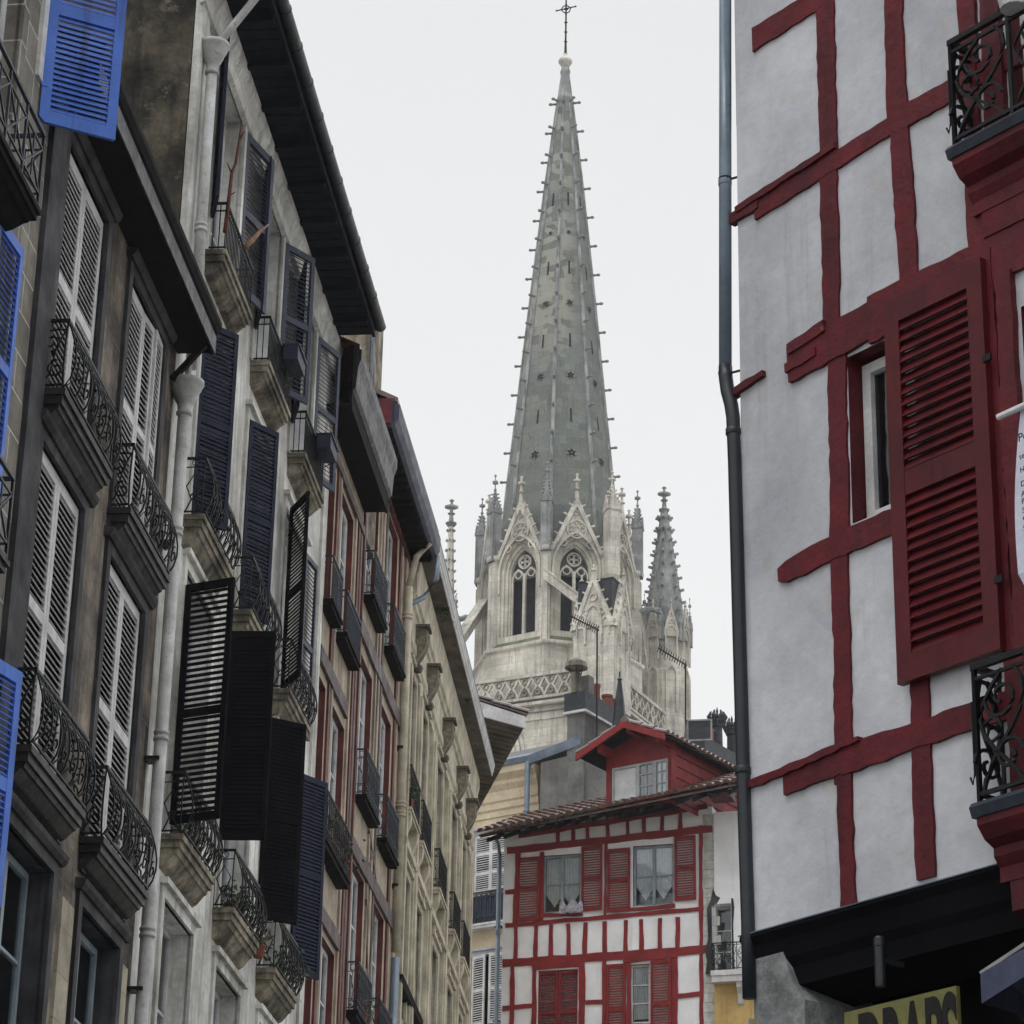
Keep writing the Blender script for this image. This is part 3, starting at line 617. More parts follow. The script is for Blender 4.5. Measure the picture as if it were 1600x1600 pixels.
H = House('red_timber_house', 'beige timber house with a red eave board and two columns of blue-grey balconies', LO, 5.9, 37.12)
C4 = [(37.55, 38.65), (39.65, 40.7)]; F4 = [(16.55, 18.75), (13.55, 15.65), (10.5, 12.6), (7.5, 9.5), (4.5, 6.5)]
ops = [(a, b, c, d, .12) for a, b in C4 for c, d in F4]
house_wall(H, 37.12, 42.05, 19.1, ops, ['beige', 'redbrown', 'dark'], .12, mr=1)
for o in ops: window(H, *o[:4], y=.085, fm='white_paint', rows=3, t=.07)
stripes(H, [(37.3, .1, 3, 18.8, 1), (38.85, .1, 3, 18.8, 2), (39.15, .16, 3, 18.8, 2), (39.42, .14, 3, 18.8, 0), (40.95, .12, 3, 18.8, 1), (41.15, .1, 3, 18.8, 2), (41.7, .3, 3, 18.8, 2)],
        [(37.15, 42, 15.95, .24, 0), (37.15, 42, 12.75, .24, 0), (37.15, 42, 9.7, .24, 0), (37.15, 42, 18.85, .12, 1)], rng)
mb = MB()
for x0, x1 in ((38.8, 39.6),):
    for z0, z1 in ((12.9, 13.4), (9.9, 12.4)):
        wob_beam(mb, (x0, z0), (x1, z1), .05, -.035, .02, rng, .004); wob_beam(mb, (x1, z0), (x0, z1), .05, -.036, .02, rng, .004)
H.put(mb, 'cross_braces', ['timber_grey'])
for x0, x1 in ((37.5, 38.85), (39.6, 40.95)):
    balcony(H, x0, x1, 16.55, .17, .68, 'lace', thick=.1, corbel=0, **IR)
    balcony(H, x0, x1, 13.55, .17, .66, 'lace', thick=.1, corbel=0, **IR); balcony(H, x0, x1, 10.5, .17, .66, 'lace', thick=.1, corbel=0, **IR)
mb = MB(); mb.box(37.1, 42.1, -.38, .1, 18.95, 19.0)
for i in range(17): x = 37.3 + i * .29; mb.box(x, x + .06, -.36, 0, 18.88, 18.949)
ev = H.put(mb, 'eave', ['eave_brown']); mb = MB(); mb.box(37.05, 37.1, -.42, .3, 19.05, 19.45); mb.box(37.1, 37.6, -.3, .2, 18.9, 19.04); H.put(mb, 'end_board', ['ox_beam'], ev)
mb = MB(); mb.prof(37.05, 42.15, [(-.38, 18.98), (-.43, 19.02), (-.48, 19.12), (-.49, 19.34), (-.38, 19.4)]); H.put(mb, 'gutter', ['slate_paint'], ev)
simple_roof(H, 37.05, 42.1, -.46, 19.46)
pipe(H, 41.38, 12.3, 18.2, -.1, .07, 'cream_trim', (17.7, 14.6, 14.45), head=None, bend=[(41.45, -.2, 18.75), (41.5, -.4, 19.0)])
q = MB(); q.tube([(41.38, -.1, 12.2), (41.36, -.1, 4)], .065, 10); H.put(q, 'drainpipe', ['pipe_light'], smooth=True); q = MB(); q.tube([(41.4, -.1, 17.9), (41.7, -.3, 18.15), (42.0, -.46, 18.6), (42.05, -.46, 19.0)], .045, 8); H.put(q, 'drainpipe', ['pipe_light'], smooth=True)

# ================================================================== cream classical house
O5 = LO + DL * 42.12
H = House('cream_stone_house', 'long cream stone house with scrolled consoles above its windows and a wide pale soffit', O5, 4.6, 0.0)
CC = [.78, 2.62, 5.4, 8.15, 10.15]
ops = [(c - .5, c + .5, a, b) for c in CC for a, b in ((14.85, 17.25), (11.7, 13.9), (8.2, 10.6), (4.8, 7.2))]
house_wall(H, 0, 11.6, 19.3, ops, ['cream', 'dark'], .22)
for o in ops: window(H, *o[:4], y=.16, fm='frame_grey', rows=3)
trim(H, ops, 'cream_trim', .12, -.04)
mb = MB(); edges = [0.05] + [(a + b) / 2 for a, b in zip(CC, CC[1:])] + [11.5]
for x in edges: mb.box(max(0, x - .2), min(11.6, x + .2), -.07, .02, 0, 17.35); mb.box(max(0, x - .11), min(11.6, x + .11), -.1, -.06, 5, 17.2)
H.put(mb, 'pilaster', ['cream_trim'])
mb = MB(); mb.prof(-.1, 11.65, [(.02, 17.35), (-.05, 17.37), (-.05, 17.5), (-.09, 17.55), (-.09, 17.7), (-.06, 17.72), (-.06, 18.2), (-.1, 18.24), (-.1, 18.32), (-.14, 18.36), (-.14, 18.66), (-.17, 18.8), (-.17, 19.0), (-.13, 19.12), (.02, 19.13)])
mb.prof(0, 11.6, [(.02, 14.2), (-.1, 14.22), (-.1, 14.34), (.02, 14.36)]); mb.prof(0, 3.1, [(.02, 12.0), (-.1, 12.02), (-.12, 12.14), (.02, 12.16)], 1)
H.put(mb, 'cornice', ['cream_trim', 'eave_brown'])
mb = MB(); mb.box(-.2, 11.7, -.40, .05, 19.13, 19.18); ev = H.put(mb, 'soffit', ['soffit'])
mb = MB(); mb.prof(-.25, 11.75, [(-.40, 19.10), (-.42, 19.11), (-.42, 19.17), (-.44, 19.19), (-.44, 19.25), (-.46, 19.29), (-.46, 19.33), (-.38, 19.35)]); H.put(mb, 'gutter', ['white_paint'], ev)
simple_roof(H, -.2, 11.7, -.46, 19.4, th=.05, mt='slate')
def console():
    mb = MB(); w_ = .15
    pr = [(0, .62), (-.2, .62), (-.22, .56), (-.2, .5), (-.21, .4), (-.17, .28), (-.12, .18), (-.05, .06), (-.04, 0), (0, 0)]
    mb.prof(-w_, w_, pr); mb.box(-w_ - .03, w_ + .03, -.25, 0, .62, .67)
    for sx in (-1, 1):
        mb.tube([(sx * w_, y, z) for y, z in [(-.11 + .07*math.cos(t*.6), .47 + .07*math.sin(t*.6)) for t in range(12)]], .012)
    mb.lathe([(0, -.12), (.06, -.1), (.085, -.04), (.06, .02), (0, .03)], (0, -.06, 0), 8)
    return mb
src = None
for c in CC:
    if src is None: src = console().build('console', ['lime'], H.e, loc=(c, -.045, 17.42))
    else: H.inst(src, c, -.045, 17.42)
src = None
for c in CC:
    bo = balcony(H, c - .68, c + .68, 14.84, .16, .68, 'lace', 'cream_trim', .1, .0, .009, seed=3)
    for q in (-.5, .5):
        mb = MB(); mb.prof(c + q - .09, c + q + .09, [(0, 14.74), (-.14, 14.74), (-.13, 14.6), (-.07, 14.45), (-.06, 14.25), (-.09, 14.15), (-.03, 14.05), (0, 14.05)]); H.put(mb, 'bracket', ['cream_trim'], bo)
# grass tufts on the soffit edge
for x, z in ((2.6, 19.08), (7.2, 19.1)):
    e_ = empty('weed', H.world(x, -.30, z)); mb = MB(); leaves(mb, (0, 0, 0), .16 if x < 5 else .07, 90 if x < 5 else 30, random.Random(int(x*10)), .035); mb.build('foliage', ['leaf'], e_); tag(e_, 'dark weed under the cream house gutter, the %s of two' % ('nearer' if x < 5 else 'further'), 'plant', 'weeds in the cream house gutter')

# end building whose eave pokes out
H = House('end_house', 'house whose dark soffit and white verge board jut out past the cream house', (-.66, 57.0, 0), -9.4, 0.0)
house_wall(H, 0, 6.2, 21.2, [], ['yellow'], back=6)
mb = MB(); mb.extr([(-.1, .1, 21.32), (6.1, .1, 21.32), (6.1, -1.0, 21.12), (-.1, -1.0, 21.12)], (0, 0, .04))
for i in range(22): x = .1 + i * .28; mb.extr([(x, .05, 21.3), (x + .05, .05, 21.3), (x + .05, -.98, 21.11), (x, -.98, 21.11)], (0, 0, -.035))
ev = H.put(mb, 'eave', ['soffit'])
mb = MB(); mb.extr([(-.16, .15, 21.34), (-.16, -1.02, 21.1), (-.16, -1.02, 21.36), (-.16, .15, 21.66)], (.05, 0, 0)); mb.box(-.12, -.02, .0, .28, 20.95, 21.3); H.put(mb, 'verge_board', ['white_paint'], ev)
mb = MB(); rng = random.Random(3); mb.extr([(-.15, -1.05, 21.4), (6.1, -1.05, 21.4), (6.1, 3, 22.4), (-.15, 3, 22.4)], (0, 0, .04))
tile_rows(mb, Vector((-.2, -1.08, 21.42)), Vector((1, 0, 0)), Vector((0, 4, 1)).normalized(), 32, 4, .2, .4, .09, rng)
H.put(mb, 'roof', ['tile'])

# ================================================================== yellow house behind
O7 = at(735, 1400, 70.0); O7.z = 0
H = House('yellow_house', 'pale yellow house with stepped cornice and light shutters behind the red house', O7, 124.0, 0.0)
# local x from pixels at plane: helper
def px(H, u, v, y=0.0):
    r = c2w(Vector((u - 800, v - 800, F_PX))); n = Vector((-H.d.y, H.d.x, 0)); o = H.o + n * y
    t = (o - CAM).dot(n) / r.dot(n); p = CAM + r * t
    return (p - o).dot(H.d), p.z
xr, ztop = px(H, 843, 1190); print('yellow', xr, ztop)
zc1 = px(H, 843, 1192)[1]; wa = px(H, 741, 1290); wb = px(H, 804, 1277); wbz = px(H, 741, 1398)[1]
w2a = px(H, 737, 1480); w2z = px(H, 775, 1475)[1]
ops = [(wa[0] + .05, wb[0] - .15, wbz, wa[1] - .3), (wa[0] + .0, wb[0] - .15, wbz - 3.4, w2z - .25)]
house_wall(H, -3, xr, zc1, ops, ['yellow', 'dark'], .12)
trim(H, ops, 'frame_grey', .12, -.04)
a, b = ops[0][:2]; hw = (b - a) / 2; hh = ops[0][3] - ops[0][2]
shutter(H, a, -.02, ops[0][2], hw, hh, 'white_paint', 3, True, panels=3); shutter(H, b, -.02, ops[0][2], hw, hh, 'white_paint', 3, False, panels=3)
hh = ops[1][3] - ops[1][2]; shutter(H, a, -.02, ops[1][2], hw - .06, hh, 'white_paint', 12, True, panels=2); shutter(H, b, -.02, ops[1][2], hw - .06, hh, 'white_paint', 12, False, panels=2)
bz = px(H, 750, 1447)[1]; bo = balcony(H, wa[0] - .2, wb[0] + .1, bz, .25, .8, 'lace', 'white_paint', .12, 0, .012, iron='iron_blue'); mb = MB(); mb.box(wa[0] - .15, wb[0] + .05, -.2, -.18, bz + .03, bz + .72); H.put(mb, 'back_panel', ['slate_paint'], bo)
mb = MB(); zt = zc1
prf = [(.02, zt - 1.25), (-.03, zt - 1.25), (-.03, zt - 1.1), (-.07, zt - 1.05), (-.07, zt - .9), (-.1, zt - .85), (-.1, zt - .6), (-.18, zt - .45), (-.18, zt - .35), (-.3, zt - .2), (-.3, zt), (.02, zt)]
mb.prof(-3, xr + .02, prf); H.put(mb, 'cornice', ['yellow'])
mb = MB(); mb.prof(-3, xr + .1, [(-.34, zt - .02), (-.36, zt + .12), (-.3, zt + .14), (.6, zt + .55), (.6, zt)]); H.put(mb, 'zinc_edge', ['zinc'])
pp = px(H, 824, 1220, -.36); pipe(H, pp[0], 10, zt - .05, -.36, .07, 'zinc', (zt - 1.4, zt - 3.2), bend=None)
simple_roof(H, -3, xr, .1, zt + .3, yb=3.5, pitch=.45, mt='slate')
HY = H
# mossy grey blank house wall with zinc edge and the big chimney
O8 = at(844, 1250, 68.5); O8.z = 0
H = House('grey_render_house', 'blank mossy grey house wall with blue zinc edge above the red house roof', O8, 112.0, 0.0)
x1_, z1_ = px(H, 950, 1160); x0_, z0_ = px(H, 844, 1192)
mb = MB(); mb.extr([(0, 0, 0), (x1_ + 2, 0, 0), (x1_ + 2, 0, z1_ - .1), (x1_, 0, z1_ - .1), (.1, 0, z0_ + .02), (0, 0, z0_)], (0, 5, 0)); H.put(mb, 'wall', ['grey_wall'])
mb = MB(); xq, zq = px(H, 907, 1152)
mb.extr([(-.35, -.05, z0_ - .02), (xq, -.05, zq - .22), (xq, -.05, zq + .04), (-.35, -.05, z0_ + .22)], (0, .5, 0)); mb.box(xq - .05, xq + .02, -.07, .4, zq - .22, zq + .07); H.put(mb, 'zinc_edge', ['zinc'])
# chimney block seen on its corner
Oc = at(913, 1100, 68.0); Oc.z = 0
def chimney_block(name, label, O, hd, la, lb, z0, z1, mt, band=True, pots=()):
    e_ = empty(name, O + Vector((0, 0, z0)), 0); tag(e_, label, 'chimney')
    a = R(hd); d = Vector((math.sin(a), math.cos(a), 0)); n = Vector((-d.y, d.x, 0))   # d: right face going away, n: left face
    def loc(x, y, z): return (d * x + n * y) + Vector((0, 0, z))
    def bx(mb, x0, x1, y0, y1, za, zb):
        mb.add([loc(x, y, z) for z in (za, zb) for y in (y0, y1) for x in (x0, x1)], [(0, 2, 3, 1), (4, 5, 7, 6), (0, 1, 5, 4), (2, 6, 7, 3), (0, 4, 6, 2), (1, 3, 7, 5)])
    h = z1 - z0; mb = MB(); bx(mb, 0, la, 0, lb, 0, h - .55); mb.build('stack', [mt], e_)
    mb = MB(); bx(mb, -.06, la + .06, -.06, lb + .06, h - .5, h); mb.build('cap', ['slate' if mt != 'slate' else 'slate'], e_)
    if band: mb = MB(); bx(mb, -.08, la + .08, -.08, lb + .08, h - .56, h - .495); mb.build('band', ['white_paint'], e_)
    for x, y, r, hh, k in pots:
        mb = MB(); c = loc(x, y, h)
        if k == 'pot': mb.lathe([(r*1.05, 0), (r, .05), (r*.85, hh*.8), (r, hh*.86), (r*1.05, hh), (r*.8, hh), (r*.7, hh*.7)], c, 12); mb.build('chimney_pot', ['terracotta'], e_)
        elif k == 'cowl':
            mb.lathe([(r*.7, 0), (r*.7, hh*.55), (r*.5, hh*.6)], c, 10); mb.lathe([(r*1.5, hh*.72), (r*1.4, hh*.86), (r*.6, hh*.98), (0, hh)], c, 12); mb.build('cowl', ['lime'], e_)
            m2 = MB()
            for q in range(4): m2.tube([c + Vector((r*.6*math.cos(q*1.57), r*.6*math.sin(q*1.57), hh*.5)), c + Vector((r*.8*math.cos(q*1.57), r*.8*math.sin(q*1.57), hh*.76))], .02)
            m2.build('cowl_leg', ['iron'], e_)
        elif k == 'box': bx(mb, x - r, x + r, y - r, y + r, h, h + hh); mb.build('flue_box', ['grey_wall'], e_)
        elif k == 'crown':
            mb.lathe([(r*.8, 0), (r*.75, hh*.5), (r*.95, hh*.55), (r*.9, hh*.7), (r*.5, hh*.74)], c, 12)
            for q in range(6):
                t = q * math.pi / 3; dx, dy = math.cos(t) * r, math.sin(t) * r
                mb.tube([c + Vector((dx*.8, dy*.8, hh*.6)), c + Vector((dx*1.25, dy*1.25, hh*.8)), c + Vector((dx*.9, dy*.9, hh*.95))], [.05, .06, .02], 5)
            mb.lathe([(0, hh*.7), (r*.35, hh*.8), (r*.15, hh*.92), (r*.2, hh*.96), (0, hh*1.08)], c, 8); mb.build('crown_cowl', ['slate'], e_)
    return e_
zt_ = at(913, 1080, 68.0).z
chimney_block('chimney_block', 'broad dark rendered chimney with a thin white band and terracotta pots below the spire', Oc, 32, 2.9, .5, 12, zt_, 'grey_wall', True,
    [(.05, .28, .2, .95, 'cowl'), (.55, .25, .13, .6, 'box'), (1.05, .25, .1, .55, 'pot'), (1.6, .25, .15, .42, 'pot'), (2.0, .25, .15, .42, 'pot'), (2.3, .3, .12, .4, 'box')])
mb = MB(); p = at(968, 1125, 68.2); mb.lathe([(.24, -.6), (.18, -.1), (.11, .6), (.05, 1.05), (.07, 1.1), (.02, 1.15), (.02, 1.3)], (0, 0, 0), 8); e_ = mb.build('zinc_finial', ['slate'], loc=p); tag(e_, 'tapering blue-grey zinc roof spike beside the broad chimney', 'roof finial')
mb = MB(); mb.lathe([(.3, -8), (.3, -.6)], (0, 0, 0), 8); mb.build('base', ['slate'], e_)
Oc = at(1100, 1160, 67.0); Oc.z = 0
chimney_block('chimney_block', 'low slate-grey chimney with orange pots and dark crown cowls beside the drainpipe', Oc, 34, 3.4, .35, 12, at(1100, 1152, 67.0).z, 'slate', True,
    [(.15, .15, .13, .45, 'pot'), (.55, .15, .12, .38, 'pot'), (.85, .1, .17, 1.0, 'crown'), (1.6, .1, .17, 1.0, 'crown'), (2.4, .1, .2, .8, 'cowl'), (2.9, .1, .17, .9, 'crown')])
O_ = at(1073, 1158, 65.5); e_ = empty('skylight', O_, R(-10)); tag(e_, 'open metal framed skylight standing up from the red roof', 'skylight')
mb = MB(); mb.frame(0, .62, 0, .55, .04, 0, .04); mb.extr([(0, 0, 0), (-.14, .3, -.05), (-.14, .3, .0), (0, 0, .55)], (.02, 0, 0)); mb.build('skylight_frame', ['steel'], e_)
mb = MB(); mb.box(.04, .58, .015, .025, .04, .51); mb.build('pane', ['slate'], e_)

def antenna(u, v0, v1, dist, boom, n, label):
    p0 = at(u, v0, dist); p1 = at(u, v1, dist); e_ = empty('television_antenna', (p0.x, p0.y, p0.z - 1.5)); tag(e_, label, 'antenna')
    b = e_.location; mb = MB(); mb.tube([(0, 0, 0), (p1.x - b.x, p1.y - b.y, p1.z - b.z)], .022, 6); mb.build('mast', ['steel' if False else 'iron'], e_)
    a = at(boom[0], boom[1], dist) - b; c = at(boom[2], boom[3], dist) - b; mb = MB(); mb.tube([a, c], .02, 4); dv = (c - a); nrm = Vector((0, 1, .25)).normalized()
    for i in range(n): q = a + dv * (i + .3) / n; ln = .1 + .12 * i / n; mb.tube([q - nrm*ln, q + nrm*ln], .013); mb.tube([q - Vector((.03, 0, .11)), q + Vector((.03, 0, .11))], .014)
    mb.build('boom', ['iron'], e_)
antenna(933, 1095, 983, 68, (890, 962, 936, 985), 14, 'thin aerial on a mast rising from the broad chimney in front of the buttress')
antenna(1071, 1120, 1036, 67.5, (1028, 1012, 1073, 1040), 12, 'thin aerial on a mast in front of the small right-hand turret')

# ================================================================== red and white half-timbered house
K = 64 / 58.0
OR = at(789, 1337, 64.0); OR.z = 0
H = House('red_shuttered_house', 'small half-timbered house with barn red shutters, dormer and wet tiled roof', OR, 107.0, 0.0)
S = lambda v: v * K
Z = lambda v: 1.6 + (v - 1.6) * K
ops = [(S(.84), S(1.67), Z(17.27), Z(18.52), .1), (S(2.8), S(3.67), Z(17.3), Z(18.6), .1), (S(.78), S(1.63), Z(14.2), Z(16.05), .1), (S(2.74), S(3.16), Z(14.85), Z(16.08), .12)]
for zz in (11.7, 8.9, 5.9): ops += [(S(.84), S(1.67), Z(zz), Z(zz + 1.5), .1), (S(2.8), S(3.67), Z(zz), Z(zz + 1.5), .1)]
house_wall(H, S(-.02), S(4.5), Z(19.35), ops, ['plaster2', 'red_paint', 'dark'], .1, mr=1)
for i, o in enumerate(ops):
    window(H, *o[:4], y=.07, fm='frame_blue' if i < 2 else 'white_paint', cols=2 if i != 3 else 1, rows=3 if i > 1 else 2, curtain=((.30, .22) if i < 2 else (.05, 0)), t=.05)
rng = random.Random(11); mb = MB(); Y0 = -.03
_bn = [0]
def bm(x0, z0, x1, z1, w_, m=0, y=Y0, amp=.012): _bn[0] += 1; wob_beam(mb, (S(x0), Z(z0)), (S(x1), Z(z1)), w_ * K, y - _bn[0] * .0003, .02, rng, amp, m=m, step=.2)
bm(.05, 18.68, 4.5, 18.86, .15); bm(.05, 17.05, 4.3, 17.17, .09); bm(.0, 16.25, 4.36, 16.31, .17); bm(.02, 15.3, .72, 15.33, .09); bm(1.8, 15.33, 2.2, 15.33, .08); bm(3.7, 15.37, 4.25, 15.4, .09)
bm(.03, 17.78, .3, 17.78, .09); bm(.3, 19.0, 4.4, 19.36, .12)
for x in (.28, .71, 1.04, 1.43, 1.77, 2.2, 2.65, 2.99, 3.37, 3.75): bm(x, 16.33, x + rng.uniform(-.02, .02), 17.02, .085, y=-.028)
bm(4.22, 3, 4.25, 18.95, .075, y=-.027)
for x in (1.16, 1.5, 1.82, 2.26, 2.68, 3.04, 3.42, 3.82): bm(x, 18.75, x + rng.uniform(-.02, .02), 19.3, .075, y=-.028)
bm(.25, 17.1, .3, 18.62, .1, y=-.029); bm(.82, 17.1, .82, 18.6, .09, y=-.029); bm(2.2, 17.1, 2.22, 18.7, .05, y=-.029)
bm(.24, 3, .22, 16.2, .09, y=-.029); bm(.68, 3, .7, 16.2, .09, y=-.029); bm(1.72, 3, 1.72, 16.2, .13, y=-.029); bm(2.22, 3, 2.2, 16.2, .09, y=-.029); bm(3.68, 3, 3.68, 16.2, .13, y=-.029)
bm(.7, 16.13, 1.75, 16.13, .1, y=-.045); bm(2.6, 16.17, 3.75, 16.22, .11, y=-.045); bm(2.7, 14.78, 3.2, 14.78, .1, y=-.045)
bm(2.72, 14.8, 2.72, 16.1, .08, y=-.044); bm(.8, 17.22, 1.72, 17.2, .07, y=-.04); bm(2.76, 17.24, 3.7, 17.26, .07, y=-.04)
for zz in (13.5, 11.2, 8.4, 5.4): bm(0, zz, 4.4, zz + .03, .15)
H.put(mb, 'timber_frame', ['red_paint'])
def sh(x0, x1, z0, z1, left, ang=176, y=-.05, **k): shutter(H, S(x0 if left else x1), y, Z(z0), S(x1 - x0), (z1 - z0) * K, 'red_paint', ang if not left else ang, left, stile=.055, slat=.058, t=.035, **k)
sh(.29, .79, 17.12, 18.5, True, 2); sh(1.69, 2.15, 17.26, 18.66, True, 4); sh(2.25, 2.75, 17.2, 18.56, True, 3); sh(3.69, 4.15, 17.36, 18.74, True, 3)
sh(.76, 1.2, 14.3, 16.04, True, 0, y=.02); sh(1.21, 1.65, 14.3, 16.04, True, 0, y=.02); sh(2.25, 2.66, 14.2, 16.1, True, 3); sh(3.18, 3.62, 14.3, 16.14, True, 4)
mb = MB(); rq = random.Random(2)
for i in range(24):
    z0 = Z(14.6) + i * .22; w_ = .34 if i % 2 else .24
    if z0 > Z(19.1): break
    mb.box(S(4.3), S(4.32) + w_ + rq.uniform(0, .06), -.02, .02, z0 + .006, z0 + .214)
H.put(mb, 'quoins', ['b2_render'])
pipe(H, -.1, 0, Z(18.6), -.1, .055, 'pipe_light', (Z(16.9), Z(14.8)), name='drainpipe', bend=[(-.1, -.25, Z(18.8)), (-.15, -.4, Z(18.9))])
# main roof: eave line between two real points, sagging old rafters
Hm = Matrix.Translation(H.e.location) @ Matrix.Rotation(H.rz, 4, 'Z'); Hi = Hm.inverted()
EL = Hi @ at(748, 1304, 63.3); ER = Hi @ at(1175, 1219, 61.0)
ux = (ER - EL); elen = ux.length; ux.normalize()
back = Vector((.0, 1, .42)).normalized(); back = (back - ux * back.dot(ux)).normalized()
mb = MB(); rng = random.Random(8)
LR = 3.6
mb.extr([EL, ER, ER + back * LR, EL + back * LR], (0, 0, -.05))
tile_rows(mb, EL - back * .1 + Vector((0, 0, .02)), ux, back, int(elen / .2) + 1, 8, .2, .42, .092, rng)
H.put(mb, 'roof', ['tile'])
mb = MB(); nr = int(elen / .42)
for i in range(nr): p = EL + ux * (.2 + i * .42) + Vector((0, 0, -.13)); mb.extr([p, p + ux * .09, p + ux * .09 + back * 1.9, p + back * 1.9], (0, 0, -.1))
mb.extr([EL + back*.1 + Vector((0, 0, -.06)), ER + back*.1 + Vector((0, 0, -.06)), ER + back * 2.4 + Vector((0, 0, -.06)), EL + back * 2.4 + Vector((0, 0, -.06))], (0, 0, -.03))
H.put(mb, 'rafters', ['eave_brown'])
mb = MB(); a_ = Hi @ at(1108, 1226, 62.1); mb.box(a_.x, a_.x + .5, a_.y - .3, a_.y + .5, a_.z - .3, a_.z - .05); H.put(mb, 'beam_end', ['ox_beam'])
# dormer
DB = Hi @ at(947, 1255, 62.6); DR = Hi @ at(1046, 1236, 61.7)
dx = (DR - DB); dx.z = 0; dw = dx.length; dx.normalize(); dy = Vector((-dx.y, dx.x, 0))
zb = min(DB.z, DR.z) - .25; zt = (Hi @ at(1046, 1177, 61.7)).z; dwn = empty('dormer', (0, 0, 0)); dwn.parent = H.e
def DP(x, y, z): return DB * 1.0 + dx * x + dy * y - Vector((0, 0, DB.z)) + Vector((0, 0, z))
def dbox(mb, x0, x1, y0, y1, z0, z1, m=0): mb.add([DP(x, y, z) for z in (z0, z1) for y in (y0, y1) for x in (x0, x1)], [(0, 2, 3, 1), (4, 5, 7, 6), (0, 1, 5, 4), (2, 6, 7, 3), (0, 4, 6, 2), (1, 3, 7, 5)], m)
rise = .38
wz0, wz1 = zb + .22, zt - .1; zt += .27
mb = MB()
mb.add([DP(*q) for q in ((0, 0, zb), (dw, 0, zb), (dw, 0, wz0), (0, 0, wz0))], [(0, 1, 2, 3)]); mb.extr([DP(0, 0, wz1), DP(dw, 0, wz1), DP(dw, 0, zt), DP(dw/2, 0, zt + rise), DP(0, 0, zt)], dy * .08)
dbox(mb, 0, .14, 0, .08, wz0, wz1); dbox(mb, dw - .04, dw, 0, .08, wz0, wz1)
mb.add([DP(dw, 0, zb), DP(dw, 3.6, zb), DP(dw, 3.6, zt), DP(dw, 0, zt)], [(0, 1, 2, 3)]); mb.add([DP(0, 0, zb), DP(0, 0, zt), DP(0, 3.6, zt), DP(0, 3.6, zb)], [(0, 1, 2, 3)])
for k in range(5): mb.add([DP(dw + .004, .3, zb + .12 + k*.27), DP(dw + .02, 3.5, zb + .12 + k*.27), DP(dw + .02, 3.5, zb + .145 + k*.27), DP(dw + .004, .3, zb + .145 + k*.27)], [(0, 1, 2, 3)], 1)
o = mb.build('dormer_wall', ['red_paint', 'eave_brown'], dwn)
mb = MB(); ww = dw - .2; sx = .15
for i, (a, b) in enumerate(((0, .46), (.46, .76), (.76, 1))):
    x0, x1 = sx + ww * a, sx + ww * b
    for q in ((x0, x0 + .05, wz0, wz1), (x1 - .05, x1, wz0, wz1), (x0 + .05, x1 - .05, wz0, wz0 + .06), (x0 + .05, x1 - .05, wz1 - .06, wz1)): dbox(mb, q[0], q[1], .01, .06, q[2], q[3])
    if i:
        for j in (1, 2): z = wz0 + (wz1 - wz0) * j / 3; dbox(mb, x0 + .05, x1 - .05, .02, .05, z - .012, z + .012)
        dbox(mb, (x0 + x1)/2 - .012, (x0 + x1)/2 + .012, .022, .048, wz0 + .06, wz1 - .06)
wo = mb.build('window', ['frame_grey'], dwn)
mb = MB(); dbox(mb, sx, sx + ww * .46, .045, .055, wz0, wz1); mb.build('white_panel', ['plastic_white'], wo)
mb = MB(); dbox(mb, sx + ww * .46, sx + ww, .04, .044, wz0, wz1); mb.build('pane', ['glass'], wo)
mb = MB(); dbox(mb, sx + ww * .76, sx + ww, .09, .1, wz0, wz1); mb.build('curtain', ['curtain'], wo)
mb = MB(); dbox(mb, .02, dw - .02, .5, .55, zb, zt); mb.build('dark_backing', ['dark'], wo)  # near-black sheet painted as the shade inside the dormer
mb = MB(); ov = .45; fr = -.6; sl = rise / (dw / 2); apex = DP(dw/2, fr, zt + rise + .1)
eL = DP(-ov, fr, zt + .1 - ov*sl); eR = DP(dw + ov*.55, fr, zt + .1 - ov*.55*sl); bk = dy * 4.4
for a, b in ((eL, apex), (apex, eR)): mb.extr([a, b, b + bk, a + bk], (0, 0, -.05), 1)
rr = random.Random(4)
for a, up in ((eR, (apex - eR)), (eL, (apex - eL))): tile_rows(mb, a + Vector((0, 0, .0)), dy, up.normalized(), 22, max(1, int(up.length / .36)), .2, .38, .09, rr, 0)
mb.tube([apex + dy * q + Vector((0, 0, .03)) for q in (0, 4.4)], .1, 8)
mb.build('dormer_roof', ['tile', 'eave_brown'], dwn)
mb = MB()
for a, b in ((eL, apex), (apex, eR)): mb.extr([a - dy*.03, b - dy*.03, b - dy*.03 - Vector((0, 0, .16)), a - dy*.03 - Vector((0, 0, .16))], dy * .05)
for q in (.04, .5, .96): p = DP(dw * q, fr + .1, zt + .05 + (rise * (1 - abs(2*q - 1)))); mb.extr([p, p + dx * .12, p + dx*.12 + dy * .7, p + dy * .7], (0, 0, -.2))
mb.build('bargeboard', ['red_paint'], dwn)

